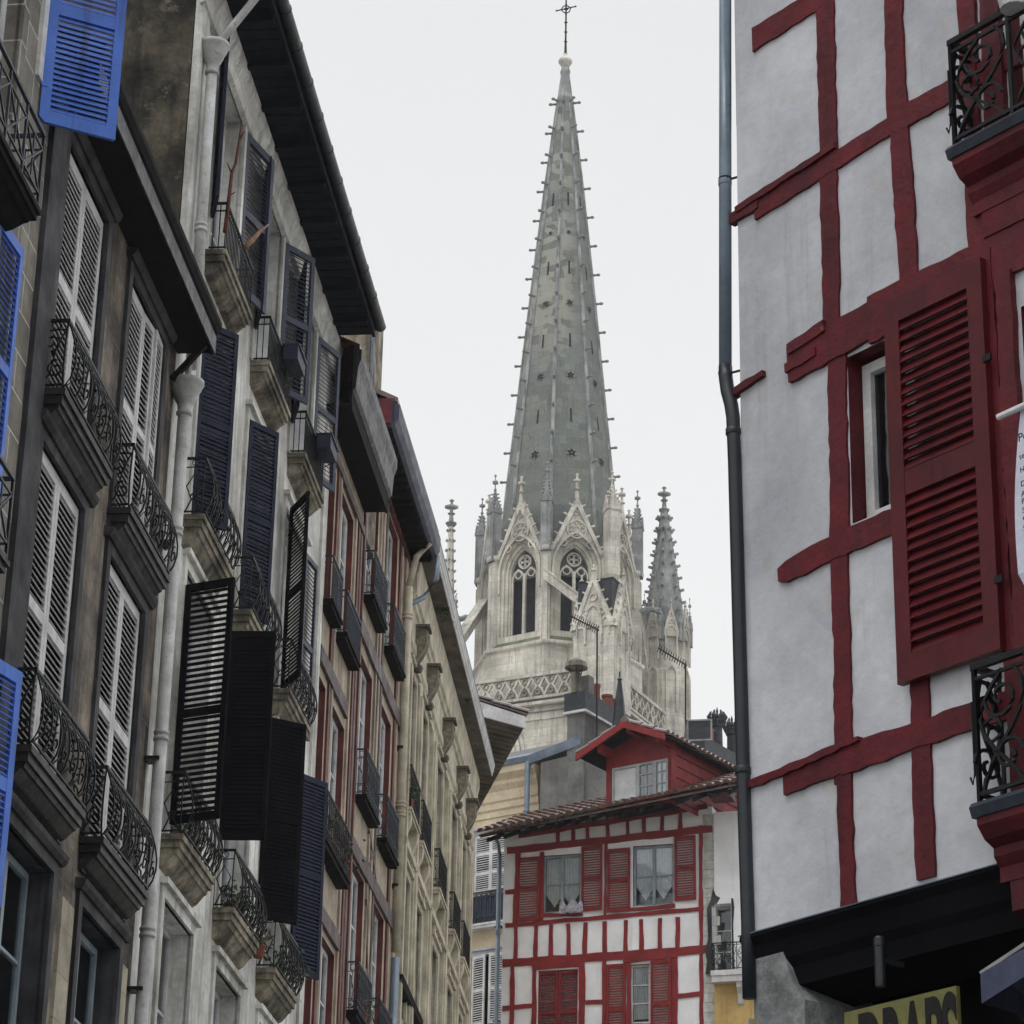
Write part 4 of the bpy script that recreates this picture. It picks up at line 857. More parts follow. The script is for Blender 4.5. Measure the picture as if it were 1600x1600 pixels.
# laundry on the left sill, bottle-white board on the right sill
p = px(H, 893, 1415, -.12); q = H.world(p[0], -.12, p[1]); mb = MB(); rr = random.Random(6)
n = 14; pts = [[Vector(((i / n - .5) * .55, -.05 + .04 * math.sin(i*1.3 + j), .09 * math.sin(i * .9 + j*2) * (1 - j/4) - j * .05 + .02*i/n)) for j in range(5)] for i in range(n + 1)]
for i in range(n):
    for j in range(4): mb.add([pts[i][j], pts[i+1][j], pts[i+1][j+1], pts[i][j+1]], [(0, 1, 2, 3)])
for i in range(n):
    for j in range(4): mb.add([pts[i][j] + Vector((0, -.03, .05)), pts[i+1][j] + Vector((0, -.04, .03)), pts[i+1][j+1] + Vector((0, -.03, .01)), pts[i][j+1] + Vector((0, -.03, .02))], [(0, 1, 2, 3)])
o = mb.build('cloth', ['cloth'], loc=q, rot=(0, 0, H.rz)); tag(o, 'rumpled white and blue cloth lying on a window sill of the red shuttered house', 'cloth')

# narrow house at the right: white render, balcony, ochre below
HRw = H
oN = H.world(S(4.52), -.06, 0)
H = House('narrow_house', 'narrow house with stained white render above ochre and one small iron balcony', oN, 107.0, 0.0)
bzN = px(H, 1135, 1520)[1]; xl = px(H, 1108, 1500)[0]; dl, dr = px(H, 1113, 1500)[0], px(H, 1143, 1500)[0]; dt = px(H, 1128, 1412)[1]
house_wall(H, .02, 4.0, Z(19.2), [(dl, dr, bzN, dt, .35)], ['plaster2', 'dark', 'dark'], .35)
window(H, dl, dr, bzN, dt, y=.3, fm='white_paint', rows=3, cols=1)
mb = MB(); mb.box(.0, 4.0, -.02, .01, 3, bzN - .18); H.put(mb, 'ochre_wall', ['ochre'])
mb = MB(); rr = random.Random(1); pts = [(dl - .16, bzN), (dl - .12, bzN + .3), (dl - .17, bzN + .55), (dl - .09, bzN + .8), (dl - .11, dt - .1), (dl - .02, dt + .12), (dl + .03, dt + .38), (dl + .1, dt + .2), (dl + .2, dt + .14), (dl + .12, dt + .01), (dl - .005, dt - .03), (dl - .005, bzN)]
mb.extr([(x, -.004, z) for x, z in pts], (0, .01, 0)); mb.extr([(x, -.005, z) for x, z in ((dr + .01, bzN), (dr + .07, bzN), (dr + .05, dt - .5), (dr + .08, dt - .1), (dr + .06, dt + .1), (dr + .01, dt + .12))], (0, .01, 0)); H.put(mb, 'damp_stain', ['b1_dark'])
bo = balcony(H, -.02, 2.3, bzN, .28, .62, 'wild', 'white_paint', .26, 0, .009, seed=4)
for x in (.55, 1.35):
    mb = MB(); mb.prof(x, x + .12, [(0, bzN - .26), (-.22, bzN - .26), (-.2, bzN - .38), (-.1, bzN - .5), (-.06, bzN - .72), (0, bzN - .78)]); H.put(mb, 'bracket', ['white_paint'], bo)

# ================================================================== right house
OB = Vector((1.0, 12.0, 0))
H = House('oxblood_timbered_house', 'large white plastered house with oxblood timbers and louvred shutter close on the right', OB, 142.1, 0.0)
HB = H
ops = [(.795, 1.2, 6.46, 7.27, .24), (1.82, 2.75, 5.06, 7.12, .24), (1.84, 2.75, 7.98, 10.1, .24), (4.2, 5.1, 5.06, 7.1, .24), (4.2, 5.1, 7.98, 10.1, .24)]
mb = MB(); wall_grid(mb, .09, 8.0, 4.76, 11.6, ops, .24, 0, 1)
for q in ([(.09, 0, 4.76), (.09, 5.5, 4.76), (.09, 5.5, 11.6), (.09, 0, 11.6)], [(8, 0, 4.76), (8, 0, 11.6), (8, 5.5, 11.6), (8, 5.5, 4.76)], [(.09, 0, 11.6), (8, 0, 11.6), (8, 5.5, 11.6), (.09, 5.5, 11.6)], [(.09, 9, 4.76), (8, 9, 4.76), (8, 5.5, 11.6), (.09, 5.5, 11.6)], [(.09, 0, 4.76), (8, 0, 4.76), (8, 5.5, 4.76), (.09, 5.5, 4.76)]): mb.add(q, [(0, 1, 2, 3)])
mb.add([(.1, .9, 4.8), (7.9, .9, 4.8), (7.9, .9, 11.5), (.1, .9, 11.5)], [(0, 1, 2, 3)], 2)  # near-black sheet in place of the shade in the rooms
H.put(mb, 'wall', ['plaster', 'ox_beam', 'dark'])
window(H, .80, 1.19, 6.48, 7.25, y=.085, fm='white_paint', cols=1, rows=1, curtain=(.02, 0), t=.05)
for o in ops[1:]: window(H, o[0], o[1], o[2], o[3], y=.08, fm='white_paint', cols=2, rows=3, curtain=(.02, 0), t=.05)
rng = random.Random(21); mb = MB(); y0 = -.006
_bk = [0]
def b2(x0, z0, x1, z1, w_, y=-.006, amp=.006, **k): _bk[0] += 1; wob_beam(mb, (x0, z0), (x1, z1), w_ * .93, y - .005 - _bk[0] * .00035, .02, rng, amp * 1.25, step=.05, **k)
b2(.715, 11.6, .725, 8.3, .125, y=-.008); b2(.72, 8.3, .71, 7.4, .115, y=-.008); b2(.74, 7.35, .722, 6.4, .125, y=-.008); b2(.722, 6.5, .705, 5.3, .108, y=-.008); b2(.705, 5.4, .715, 4.765, .098, y=-.008)
b2(1.18, 11.6, 1.17, 8.3, .125, y=-.008); b2(1.17, 8.4, 1.205, 7.45, .118, y=-.008); b2(1.17, 5.75, 1.155, 4.785, .112, y=-.008)
b2(.225, 9.215, .72, 9.225, .135, y=-.006)
b2(.05, 8.29, .25, 8.285, .055, y=-.014); b2(.22, 8.265, 1.2, 8.32, .105, y=-.007); b2(1.15, 8.32, 1.9, 8.325, .125, y=-.007); b2(.1, 8.315, .78, 8.365, .03, y=-.02)
b2(.43, 7.365, 1.0, 7.395, .20, y=-.012); b2(.95, 7.39, 3.0, 7.40, .24, y=-.012); b2(.44, 7.44, .68, 7.465, .055, y=-.022); b2(.42, 7.345, .62, 7.36, .045, y=-.02)
b2(.04, 7.36, .265, 7.388, .032, y=-.012)
b2(.335, 6.355, .72, 6.38, .115, round0=True); b2(.7, 6.385, 1.7, 6.4, .135)
b2(.1, 5.43, .42, 5.44, .035, y=-.01); b2(.345, 5.375, .75, 5.39, .095, y=-.007); b2(.35, 5.43, .82, 5.465, .03, y=-.022); b2(.7, 5.395, 1.2, 5.40, .13, y=-.007); b2(1.15, 5.395, 1.65, 5.40, .12, y=-.007)
b2(1.68, 4.9, 1.66, 7.45, .07, y=-.014); b2(1.755, 5.0, 1.755, 7.3, .1, y=-.02); b2(1.66, 7.5, 1.66, 8.0, .2, y=-.008); b2(1.62, 7.95, 1.62, 11.6, .1, y=-.008); b2(1.76, 8, 1.76, 10.2, .12, y=-.016)
b2(3.0, 4.8, 3.0, 11.6, .14, y=-.009); b2(3.9, 4.8, 3.9, 11.6, .14, y=-.009); b2(5.4, 4.8, 5.4, 11.6, .14, y=-.009); b2(3, 6.4, 8, 6.4, .13); b2(3, 5.4, 8, 5.4, .12); b2(3, 8.3, 8, 8.3, .12); b2(1.6, 10.25, 8, 10.25, .2); b2(2.0, 7.58, 4, 7.6, .12)
H.put(mb, 'timber_frame', ['ox_beam'])
rr = random.Random(9); mb = MB()
for x, z in ((1.75, 7.0), (1.76, 6.9), (1.76, 6.72), (1.765, 6.6), (1.69, 7.33), (1.68, 5.9), (.98, 6.95)): mb.box(x, x + .008, -.075, -.07, z, z + .008)
s_ = shutter(H, 1.665, -.045, 5.62, .575, 1.78, 'ox_paint', 180, True, stile=.085, slat=.05, t=.035, tilt=-62, over=1.55); s_.location.y = -.03
s_['label'] = 'big oxblood louvred shutter folded back flat against the wall'
for z in (5.9, 6.9): mb = MB(); mb.box(1.655, 1.70, -.072, -.062, z, z + .03); H.put(mb, 'hinge', ['iron'])
def rb_balcony(x0, x1, z, D, hh, seed):
    mb = MB(); mb.prof(x0, x1, [(.02, z), (-D, z), (-D - .015, z - .02), (-D, z - .06), (.02, z - .06)], 1)
    mb.prof(x0 + .015, x1 - .015, [(.02, z - .06), (-D + .01, z - .06), (-D + .012, z - .09), (-D + .05, z - .14), (-D + .1, z - .165), (-D + .1, z - .2), (-.04, z - .24), (-.04, z - .30), (.02, z - .30)], 0)
    mb.prof(x0 + .06, x1 - .06, [(.02, z - .3), (-.035, z - .3), (-.03, z - .42), (.02, z - .44)], 0)
    o = H.put(mb, 'balcony', ['ox_beam', 'iron_blue']); rm = railing(x1 - x0 - .06, D - .02, hh, 'wild', .0095, seed)
    for u, s0 in ((0, -.06), ):
        rm.tube([(u - .02, -D + .02, hh * .75), (u - .02, -D + .02, .12), (u - .035, -D + .02, .08), (u - .045, -D + .02, .11)], .005)
    rm.build('railing', ['iron'], o, loc=(x0 + .03, 0, z + .005)); return o
rb_balcony(1.60, 3.0, 7.925, .165, .52, 1); rb_balcony(1.565, 3.0, 4.97, .17, .56, 7)
rb_balcony(4.0, 5.4, 7.93, .19, .52, 3); rb_balcony(4.0, 5.4, 5.01, .2, .56, 5)
# drainpipe: upper zinc length, offset, lower dark length
mb = MB(); yp = -.02
def pw(u, v): x, z = px(H, u, v, yp); return (x, yp, z)
T_, A_, B_ = pw(1133.2, -60), pw(1133.4, 572), pw(1145, 640)
mb.tube([T_, A_], .0305, 14); mb.lathe([(.0325, 0), (.0335, .005), (.0335, .03), (.0325, .035)], pw(1133, 290), 14)
o = H.put(mb, 'drainpipe', ['pipe_light'], smooth=True)
mb = MB(); pts = [A_, pw(1134, 590), pw(1137, 612), pw(1142.5, 632), pw(1145.5, 652), pw(1148, 720), pw(1155.5, 1000), pw(1161, 1200), pw(1168.5, 1440), pw(1171, 1560)]
mb.tube(pts, [.0325, .0335, .0335, .0335, .033, .032, .0315, .031, .03, .03], 14, 0); mb.lathe([(.034, 0), (.037, .004), (.037, .03), (.034, .034)], pw(1146, 680), 14); mb.lathe([(.034, 0), (.037, .004), (.037, .03), (.034, .034)], pw(1161, 1210), 14)
H.put(mb, 'lower_drainpipe', ['pipe_dark'], o, smooth=True)
mb = MB()
for v in (282, 585): p = pw(1133, v); mb.tube([p, (.16, .03, p[2])], .006); mb.lathe([(.0335, 0), (.0335, .012)], p, 12)
H.put(mb, 'bracket', ['iron'], o)
mb = MB()
for i in range(9): mb.box(-.03, .08, .12, .2, 8.95 + i * .085, 8.985 + i * .085)
mb.box(-.04, -.025, .12, .2, 8.9, 9.75); H.put(mb, 'side_shutter', ['eave_brown'])
# jetty: black boarded fascia over the recessed shop front
mb = MB(); mb.prof(.07, 8.0, [(.3, 4.752), (-.03, 4.752), (-.035, 4.735), (-.01, 4.70), (.005, 4.62), (.03, 4.58), (.04, 4.5), (.3, 4.44)]); H.put(mb, 'jetty', ['black_paint'])
mb = MB(); mb.prof(.06, 8.0, [(.02, 4.752), (-.034, 4.752), (-.034, 4.757), (.02, 4.762)]); H.put(mb, 'flashing', ['zinc'])
mb = MB(); wall_grid(mb, .3, 8.0, 0, 4.76, [(1.2, 3.4, .4, 3.1), (4.2, 5.2, .05, 3.1)], .1, 0, None, y=.46); mb.box(.3, 8, .3, .46, 4.5, 4.76)
mb.add([(.3, .46, 0), (.3, 5.5, 0), (.3, 5.5, 4.7), (.3, .46, 4.7)], [(0, 1, 2, 3)]); mb.add([(8, .46, 0), (8, .46, 4.7), (8, 5.5, 4.7), (8, 5.5, 0)], [(0, 1, 2, 3)]); H.put(mb, 'shop_front', ['black_paint'])
mb = MB(); mb.box(1.25, 3.35, .52, .54, .4, 3.1); H.put(mb, 'shop_window', ['glass'])
mb = MB(); rr = random.Random(12)
mb.extr([(.12, 0, 0), (.43, 0, 0), (.43, 0, 4.42), (.36, 0, 4.5), (.30, 0, 4.66), (.12, 0, 4.70)], (0, .5, 0), 0)
H.put(mb, 'stone_pier', ['flaking'])
mb = MB(); mb.extr([(x, -.06, z) for x, z in ((.0, 4.0), (-.02, 4.22), (.03, 4.32), (.1, 4.31), (.15, 4.38), (.16, 4.0))], (0, .3, 0)); H.put(mb, 'broken_stone', ['lime'])
for x in (.97, 3.4):
    mb = MB(); mb.lathe([(.0, 4.36), (.02, 4.36), (.022, 4.38), (.022, 4.52), (.024, 4.525), (.024, 4.555), (.016, 4.565), (0, 4.565)], (x, -.10, 0), 16); mb.box(x - .01, x + .01, -.1, .03, 4.46, 4.48)
    o = mb.build('wall_lamp', ['pipe_dark'] , loc=(0, 0, 0)); o.matrix_world = Matrix.Translation(H.e.location) @ Matrix.Rotation(H.rz, 4, 'Z')
    mw = o.matrix_world.copy(); bpy.context.view_layer.update()
    c = Vector((x, -.1, 4.46))
    for vtx in o.data.vertices: vtx.co -= c
    o.location = mw @ c; tag(o, 'small grey cylinder lamp on the black fascia %s' % ('above the yellow sign' if x < 1 else 'far to the right of the yellow sign'), 'wall lamp', 'cylinder lamps on the black fascia')
def text_mesh(body, size, mt, parent, loc, rot, sx=1.0, bold=0.0, ext=.002, name='lettering'):
    cu = bpy.data.curves.new('txt', 'FONT'); cu.body = body; cu.size = size; cu.extrude = ext; cu.offset = bold
    t = bpy.data.objects.new('txt', cu); col.objects.link(t); bpy.context.view_layer.update()
    me = bpy.data.meshes.new_from_object(t.evaluated_get(bpy.context.evaluated_depsgraph_get())); bpy.data.objects.remove(t)
    me.materials.clear(); me.materials.append(M[mt])
    o = bpy.data.objects.new(name, me); col.objects.link(o); o.parent = parent; o.location = loc; o.rotation_euler = rot; o.scale = (sx, 1, 1); return o
sx0, sz0 = px(H, 1319, 1581, .02); sx1, sz1 = px(H, 1494, 1540, .02)
e_ = empty('shop_sign', H.world(sx0, .02, sz1 - .42), H.rz); tag(e_, 'yellow signboard lettered DRAPS under the dark overhang', 'sign')
e_.location = H.world(sx0, .02, sz1 - .42); W_ = sx1 - sx0
mb = MB(); mb.box(0, W_, 0, .02, 0, .42); mb.build('sign_board', ['sign_yellow'], e_)
text_mesh('DRAPS', .50, 'lettering', e_, (W_ * .12, -.004, .045), (R(90), 0, 0), sx=.385 * W_ / .65, bold=.012)
print('sign', sx0, sx1, sz0, sz1)
# banner on a white rod
bx, bz = px(H, 1588, 640, -.22); bx = px(H, 1590, 880, -.22)[0]; bz2 = px(H, 1583, 900, -.22)[1]; print('banner', bx, bz, bz2)
e_ = empty('banner', H.world(bx, -.22, bz2 - .1), H.rz); tag(e_, 'pale cloth banner with black handwriting-style lines hanging from a white rod', 'banner'); hB = bz - bz2
mb = MB(); n = 14
for i in range(n):
    for k in range(8):
        def P(a, b):
            z = .1 + hB * a; lx = .0 + .045 * (a ** 2) - .02 * math.sin(a * 3.1); return (lx + (.9 - lx) * b, .02 * math.sin(b * 6 + a * 2), z)
        mb.add([P(i/n, k/8), P(i/n, (k+1)/8), P((i+1)/n, (k+1)/8), P((i+1)/n, k/8)], [(0, 1, 2, 3)])
n0 = len(mb.v); mb.extr([(.0, 0, .1), (.9, 0, .1), (.86, .03, -.05), (.05, .03, -.04)], (0, .004, 0)); mb.build('banner_cloth', ['banner'], e_)
mb = MB(); mb.tube([(-.06, 0, hB + .1), (1.0, 0, hB + .12)], .014, 8); mb.tube([(.3, 0, hB + .1), (.3, .22, hB + .1)], .01); mb.build('rod', ['plastic_white'], e_)
for i, (tx, zz, sz_) in enumerate((('Pour', .77, .05), ('sem', .66, .035), ('Heu', .575, .035), ('Dél', .49, .035), ('Adr', .43, .033), ('PC', .385, .033), ('Sur', .33, .033), ('e p', .285, .033), ('Sup', .22, .033), ('Sui', .12, .033))):
    text_mesh(tx, sz_, 'lettering', e_, (.065, -.03, .1 + hB * zz), (R(90), 0, 0), ext=.001)
# parasol corner
cA = px(H, 1548, 1562, -.8); Pq = H.world(cA[0] + .93, -.8, cA[1] - .07); e_ = empty('parasol', (Pq.x, Pq.y, 0)); tag(e_, 'slate blue canvas parasol at the lower right corner', 'parasol'); hz = Pq.z
mb = MB(); n = 8; rad = .0
c0 = cA; rr_ = .72; zE = c0[1] - .07
a0 = H.rz + math.pi / 8 * 0
ring_ = [(math.cos(a0 + 2*math.pi*i/n) * rr_, math.sin(a0 + 2*math.pi*i/n) * rr_, zE) for i in range(n)]
top = (0, 0, zE + .5)
for i in range(n):
    a, b = Vector(ring_[i]), Vector(ring_[(i + 1) % n]); m_ = (a + b) / 2; m_ *= .97; m_.z = zE + .015
    T2 = Vector(top)
    for s0, s1 in ((0, .25), (.25, .5), (.5, .75), (.75, 1)):
        def q(p, s): v = p.lerp(T2, s); v.z -= .05 * math.sin(math.pi * s); return v
        mb.add([q(a, s0), q(m_, s0), q(m_, s1), q(a, s1)], [(0, 1, 2, 3)]); mb.add([q(m_, s0), q(b, s0), q(b, s1), q(m_, s1)], [(0, 1, 2, 3)])
    mb.add([a, m_, m_ - Vector((0, 0, .09)), a - Vector((0, 0, .1))], [(0, 1, 2, 3)]); mb.add([m_, b, b - Vector((0, 0, .1)), m_ - Vector((0, 0, .09))], [(0, 1, 2, 3)])
mb.build('canopy', ['parasol'], e_); mb = MB(); mb.tube([(0, 0, .05), (0, 0, top[2] - .02)], .025, 10); mb.build('pole', ['steel'], e_); mb = MB(); mb.lathe([(.28, 0), (.28, .05), (.1, .08), (.04, .25)], (0, 0, 0), 16); mb.build('base', ['steel'], e_)
mb = MB()
for i in range(n): mb.tube([ring_[i], (top[0], top[1], top[2] - .03)], .008)
mb.build('ribs', ['steel'], e_)
simple = MB(); simple.extr([(-.4, -.7, 11.5), (-.4, 2.6, 12.9), (-.4, 6.1, 11.5), (-.4, 6.1, 11.4), (-.4, 2.6, 12.8), (-.4, -.7, 11.4)], (8.8, 0, 0)); H.put(simple, 'roof', ['tile'])
# yellow and white thing on the upper balcony
px_, pz_ = px(H, 1585, -25, -.18); c = H.world(px_ - .01, -.18, pz_ - .12); e_ = empty('flower_pot', c); tag(e_, 'yellow and white flowers in a pot on the upper balcony of the oxblood timbered house', 'flower pot')
mb = MB(); mb.lathe([(.06, 0), (.085, .14), (.09, .15), (.07, .15)], (0, 0, 0), 12); mb.build('pot', ['plastic_white'], e_); mb = MB(); leaves(mb, (0, 0, .22), .12, 60, random.Random(1), .03); mb.build('foliage', ['leaf'], e_)
mb = MB(); leaves(mb, (-.05, -.02, .12), .1, 50, random.Random(2), .035); mb.build('blossom', ['sign_yellow'], e_)

# ================================================================== cathedral
D0 = 127.0
base = at(871.5, 1000, D0); CX, CY = base.x, base.y
cath = empty('cathedral', (CX, CY, 0)); tag(cath, 'gothic cathedral tower with a tall mossy crocketed stone spire rising against the white sky', 'cathedral')
def zc(v, d=0.0): return at(871, v, D0 - d).z   # height seen at photo row v for a point d metres nearer than the tower axis
def zB(v): return zc(v, 3.0)
def zT(v): return zc(v, 4.4)
def zF(v): return zc(v, 5.6)
def pm(v): return math.hypot(D0, zc(v) - 1.6) * 1.0 / F_PX * 1.0   # metres per photo pixel at that height
def P(th, r, z): t = R(th); return Vector((r * math.sin(t), -r * math.cos(t), z))
OCT = [-10 + 45 * i for i in range(8)]
def C_(mb, name, mats, parent=None, loc=None, smooth=False): return mb.build(name, mats, parent or cath, loc=loc, smooth=smooth)
# spire body: photo half widths at photo rows
rows = [(935, 100), (862, 93), (750, 81.5), (650, 70), (560, 60), (470, 50), (380, 39.5), (300, 30), (220, 19.5), (165, 12.2)]
mb = MB()
for i in range(8):
    a0, a1 = OCT[i], OCT[(i + 1) % 8]
    for (v0, h0), (v1, h1) in zip(rows, rows[1:]):
        r0, r1 = h0 * pm(v0), h1 * pm(v1)
        mb.add([P(a0, r0, zc(v0)), P(a1, r0, zc(v0)), P(a1, r1, zc(v1)), P(a0, r1, zc(v1))], [(0, 1, 2, 3)])
spire = C_(mb, 'spire', ['spire'])
mb = MB()
for a in OCT: mb.tube([P(a, h * pm(v) + .01, zc(v)) for v, h in rows], [.10, .10, .10, .095, .09, .085, .08, .075, .07, .06], 6)
C_(mb, 'edge_rib', ['gothic_grey'], spire)
# cap, ball and cross
mb = MB(); mb.lathe([(12.5 * pm(165), zc(165)), (13.5 * pm(160), zc(160)), (13.5 * pm(156), zc(156)), (11.5*pm(150), zc(150)), (9.5 * pm(135), zc(135)), (7 * pm(118), zc(118)), (8 * pm(112), zc(112)), (6.5*pm(108), zc(108)), (6 * pm(104), zc(104))], (0, 0, 0), 8, a0=R(-10))
C_(mb, 'spire_cap', ['gothic_grey'], spire)
mb = MB(); zz = zc(95); rr = 11 * pm(95)
mb.lathe([(5.5*pm(104), zc(104)), (rr*.75, zc(101)), (rr, zc(97)), (rr * .95, zc(94)), (rr*.6, zc(90)), (rr * .3, zc(87)), (.1, zc(84))], (0, 0, 0), 14); C_(mb, 'ball', ['gothic'], spire)
mb = MB(); mb.tube([(0, 0, zc(88)), (0, 0, zc(80)), (0, 0, zc(60)), (0, 0, zc(-2))], [.12, .07, .05, .04], 6)
za = zc(14); ah = 15 * pm(14); mb.tube([(-ah, 0, za - .12), (ah, -.0, za + .18)], .035, 5)
for f in (-.98, -.5, .5, .98): mb.lathe([(0, -.07), (.06, 0), (0, .07)], (ah * f, 0, za + .03 + .15*f), 6)
for dz in (.3, -.3): mb.lathe([(0, -.08), (.07, 0), (0, .08)], (0, 0, za + dz), 6)
for v in (65, 50, 35): mb.lathe([(0, -.09), (.1, 0), (0, .09)], (0, 0, zc(v)), 8)
mb.lathe([(0, -.12), (.13, 0), (0, .12)], (0, 0, za), 8); mb.ring([(math.cos(R(a))*.2, 0, za + math.sin(R(a))*.2) for a in range(0, 360, 30)], [(math.cos(R(a))*.25, 0, za + math.sin(R(a))*.25) for a in range(0, 360, 30)], (0, .04, 0))
C_(mb, 'cross', ['iron'], spire)
# crockets on the visible edges
def crocket_mesh(sz):
    mb = MB(); mb.tube([(0, 0, 0), (0, -.75*sz, .02*sz)], [.2*sz, .13*sz], 5); mb.lathe([(0, -.2*sz), (.24*sz, -.1*sz), (.26*sz, .08*sz), (0, .2*sz)], (0, -.85*sz, .03*sz), 6); return mb
src = None
for a in (-100, -55, -10, 35, 80):
    for v in [162 + 45.2 * i for i in range(14)]:
        h = next(h0 + (h1 - h0) * (v - v0) / (v1 - v0) for (v0, h0), (v1, h1) in zip(rows[::-1], rows[-2::-1]) if v0 <= v <= v1) if v >= 165 else 12.2
        loc = P(a, h * pm(v), zc(v + (6 if a in (-10,) else 0)))
        if src is None: src = crocket_mesh(.40).build('crocket', ['gothic_grey'], spire, loc=loc, rot=(0, 0, R(a)))
        else: inst(src, spire, loc, (0, 0, R(a)))
# rosettes and slits on the faces
def hw(v): return next(h0 + (h1 - h0) * (v - v0) / (v1 - v0) for (v0, h0), (v1, h1) in zip(rows[::-1], rows[-2::-1]) if v0 <= v <= v1)
for fa in (-32.5, 12.5, 57.5):
    t = R(fa); nrm = Vector((math.sin(t), -math.cos(t), .12)).normalized(); ux_ = Vector((math.cos(t), math.sin(t), 0)); uz = nrm.cross(ux_); uz = uz if uz.z > 0 else -uz
    for v, sz in ((737, 9), (612, 7.5), (495, 6.5), (380, 4)):
        c = P(fa, hw(v) * pm(v) * math.cos(R(22.5)) + .015, zc(v)); r = sz * pm(v)
        mb = MB(); n = 5
        pts = []
        for i in range(n * 2): q = r * (1.05 if i % 2 else .45); an = math.pi * i / n + 1.57; pts.append(c + ux_ * q * math.cos(an) + uz * q * math.sin(an))
        mb.extr(pts, nrm * .03, 0)
        for i in range(5):
            an = 2 * math.pi * i / 5 + 1.57; cc = c + nrm * .035 + ux_ * r * .40 * math.cos(an) + uz * r * .40 * math.sin(an)
            mb.extr([cc + ux_ * r * .30 * math.cos(2*math.pi*k/7) + uz * r * .30 * math.sin(2*math.pi*k/7) for k in range(7)], nrm * .012, 1)
        C_(mb, 'rosette', ['gothic_grey', 'belfry_dark'], spire)
    for v in (676, 555, 437, 325):
        c = P(fa, hw(v) * pm(v) * math.cos(R(22.5)) + .01, zc(v)); hl = 12 * pm(v); mb = MB()
        mb.extr([c - ux_*.045 - uz*hl, c + ux_*.045 - uz*hl, c + ux_*.045 + uz*hl, c - ux_*.045 + uz*hl], nrm * .01); C_(mb, 'slit', ['belfry_dark'], spire)

# ---- pinnacle and spirelet makers (local: base centre at origin)
def pinnacle_mesh(w_, h0, h1, m=0, rot=0.0, fin=True):
    """square shaft w_ wide and h0 high, crocketed spirelet h1 high"""
    mb = MB(); q = w_ / 2; mb.box(-q, q, -q, q, 0, h0); mb.box(-q*1.15, q*1.15, -q*1.15, q*1.15, h0 - .12, h0)
    for k in range(4):
        an = math.pi/2*k; c, s = math.cos(an), math.sin(an)
        f = lambda x, y, z: (x*c - y*s, x*s + y*c, z)
        mb.extr([f(-q*1.1, -q*1.12, h0 - .02), f(q*1.1, -q*1.12, h0 - .02), f(0, -q*1.12, h0 + w_*1.1)], Vector(f(0, .08, 0)))
    mb.lathe([(q*1.15, h0), (q*.18, h0 + h1)], (0, 0, 0), 4, a0=math.pi/4)
    for k in range(4):
        an = math.pi/4 + math.pi/2*k
        for j in range(5):
            f = (j + .8) / 6; rr = q*1.15*(1 - f) + q*.18*f; p = Vector((math.cos(an)*rr, math.sin(an)*rr, h0 + h1*f)); d = Vector((math.cos(an), math.sin(an), .2))
            mb.tube([p, p + d * w_ * .22], [w_*.1, w_*.07], 4)
    if fin:
        t = h0 + h1; mb.lathe([(q*.18, t - .05), (q*.35, t), (q*.14, t + .1), (q*.14, t + .3), (q*.5, t + .36), (q*.5, t + .44), (q*.12, t + .48), (q*.1, t + .7), (q*.3, t + .75), (0, t + .85)], (0, 0, 0), 6)
        mb.box(-q*.55, q*.55, -.05, .05, t + .34, t + .46); mb.box(-.05, .05, -q*.55, q*.55, t + .34, t + .46)
    return mb
def pointed(w_, spring, n=9, k=1.0):
    """pointed arch polyline (u, z), from left foot up to apex and down; k = radius / width"""
    r = w_ * k; pts = []
    cxr = -w_/2 + r; a1 = math.acos((r - w_/2) / r)
    L_ = [(cxr - r * math.cos(a1 * i / n), spring + r * math.sin(a1 * i / n)) for i in range(n + 1)]
    return L_ + [(-u, z) for u, z in reversed(L_[:-1])]
def arch_ring(mb, T, wi, wo, z0, spring, y0, y1, m=0, ki=1.0, n=9):
    """moulded ring: from sill z0 up jambs and round a pointed arch. T maps (u, y, z)"""
    I = [(-wi/2, z0)] + pointed(wi, spring, n, ki) + [(wi/2, z0)]; O = [(-wo/2, z0)] + pointed(wo, spring, n, ki) + [(wo/2, z0)]
    vs = [T(u, y0, z) for u, z in I] + [T(u, y0, z) for u, z in O] + [T(u, y1, z) for u, z in I] + [T(u, y1, z) for u, z in O]; k = len(I); fs = []
    for i in range(k - 1): j = i + 1; fs += [(i, j, k + j, k + i), (2*k + i, 3*k + i, 3*k + j, 2*k + j), (i, 2*k + i, 2*k + j, j), (k + i, k + j, 3*k + j, 3*k + i)]
    fs += [(0, k, 3*k, 2*k), (k - 1, 3*k - 1, 4*k - 1, 2*k - 1)]; mb.add(vs, fs, m)
def ringc(mb, T, cu, cz_, r, t, y0, y1, m=0, n=16):
    I = [T(cu + (r - t)*math.cos(2*math.pi*i/n), y0, cz_ + (r - t)*math.sin(2*math.pi*i/n)) for i in range(n)]; O = [T(cu + r*math.cos(2*math.pi*i/n), y0, cz_ + r*math.sin(2*math.pi*i/n)) for i in range(n)]
    mb.ring(I, O, T(0, y1, 0) - T(0, y0, 0), m)
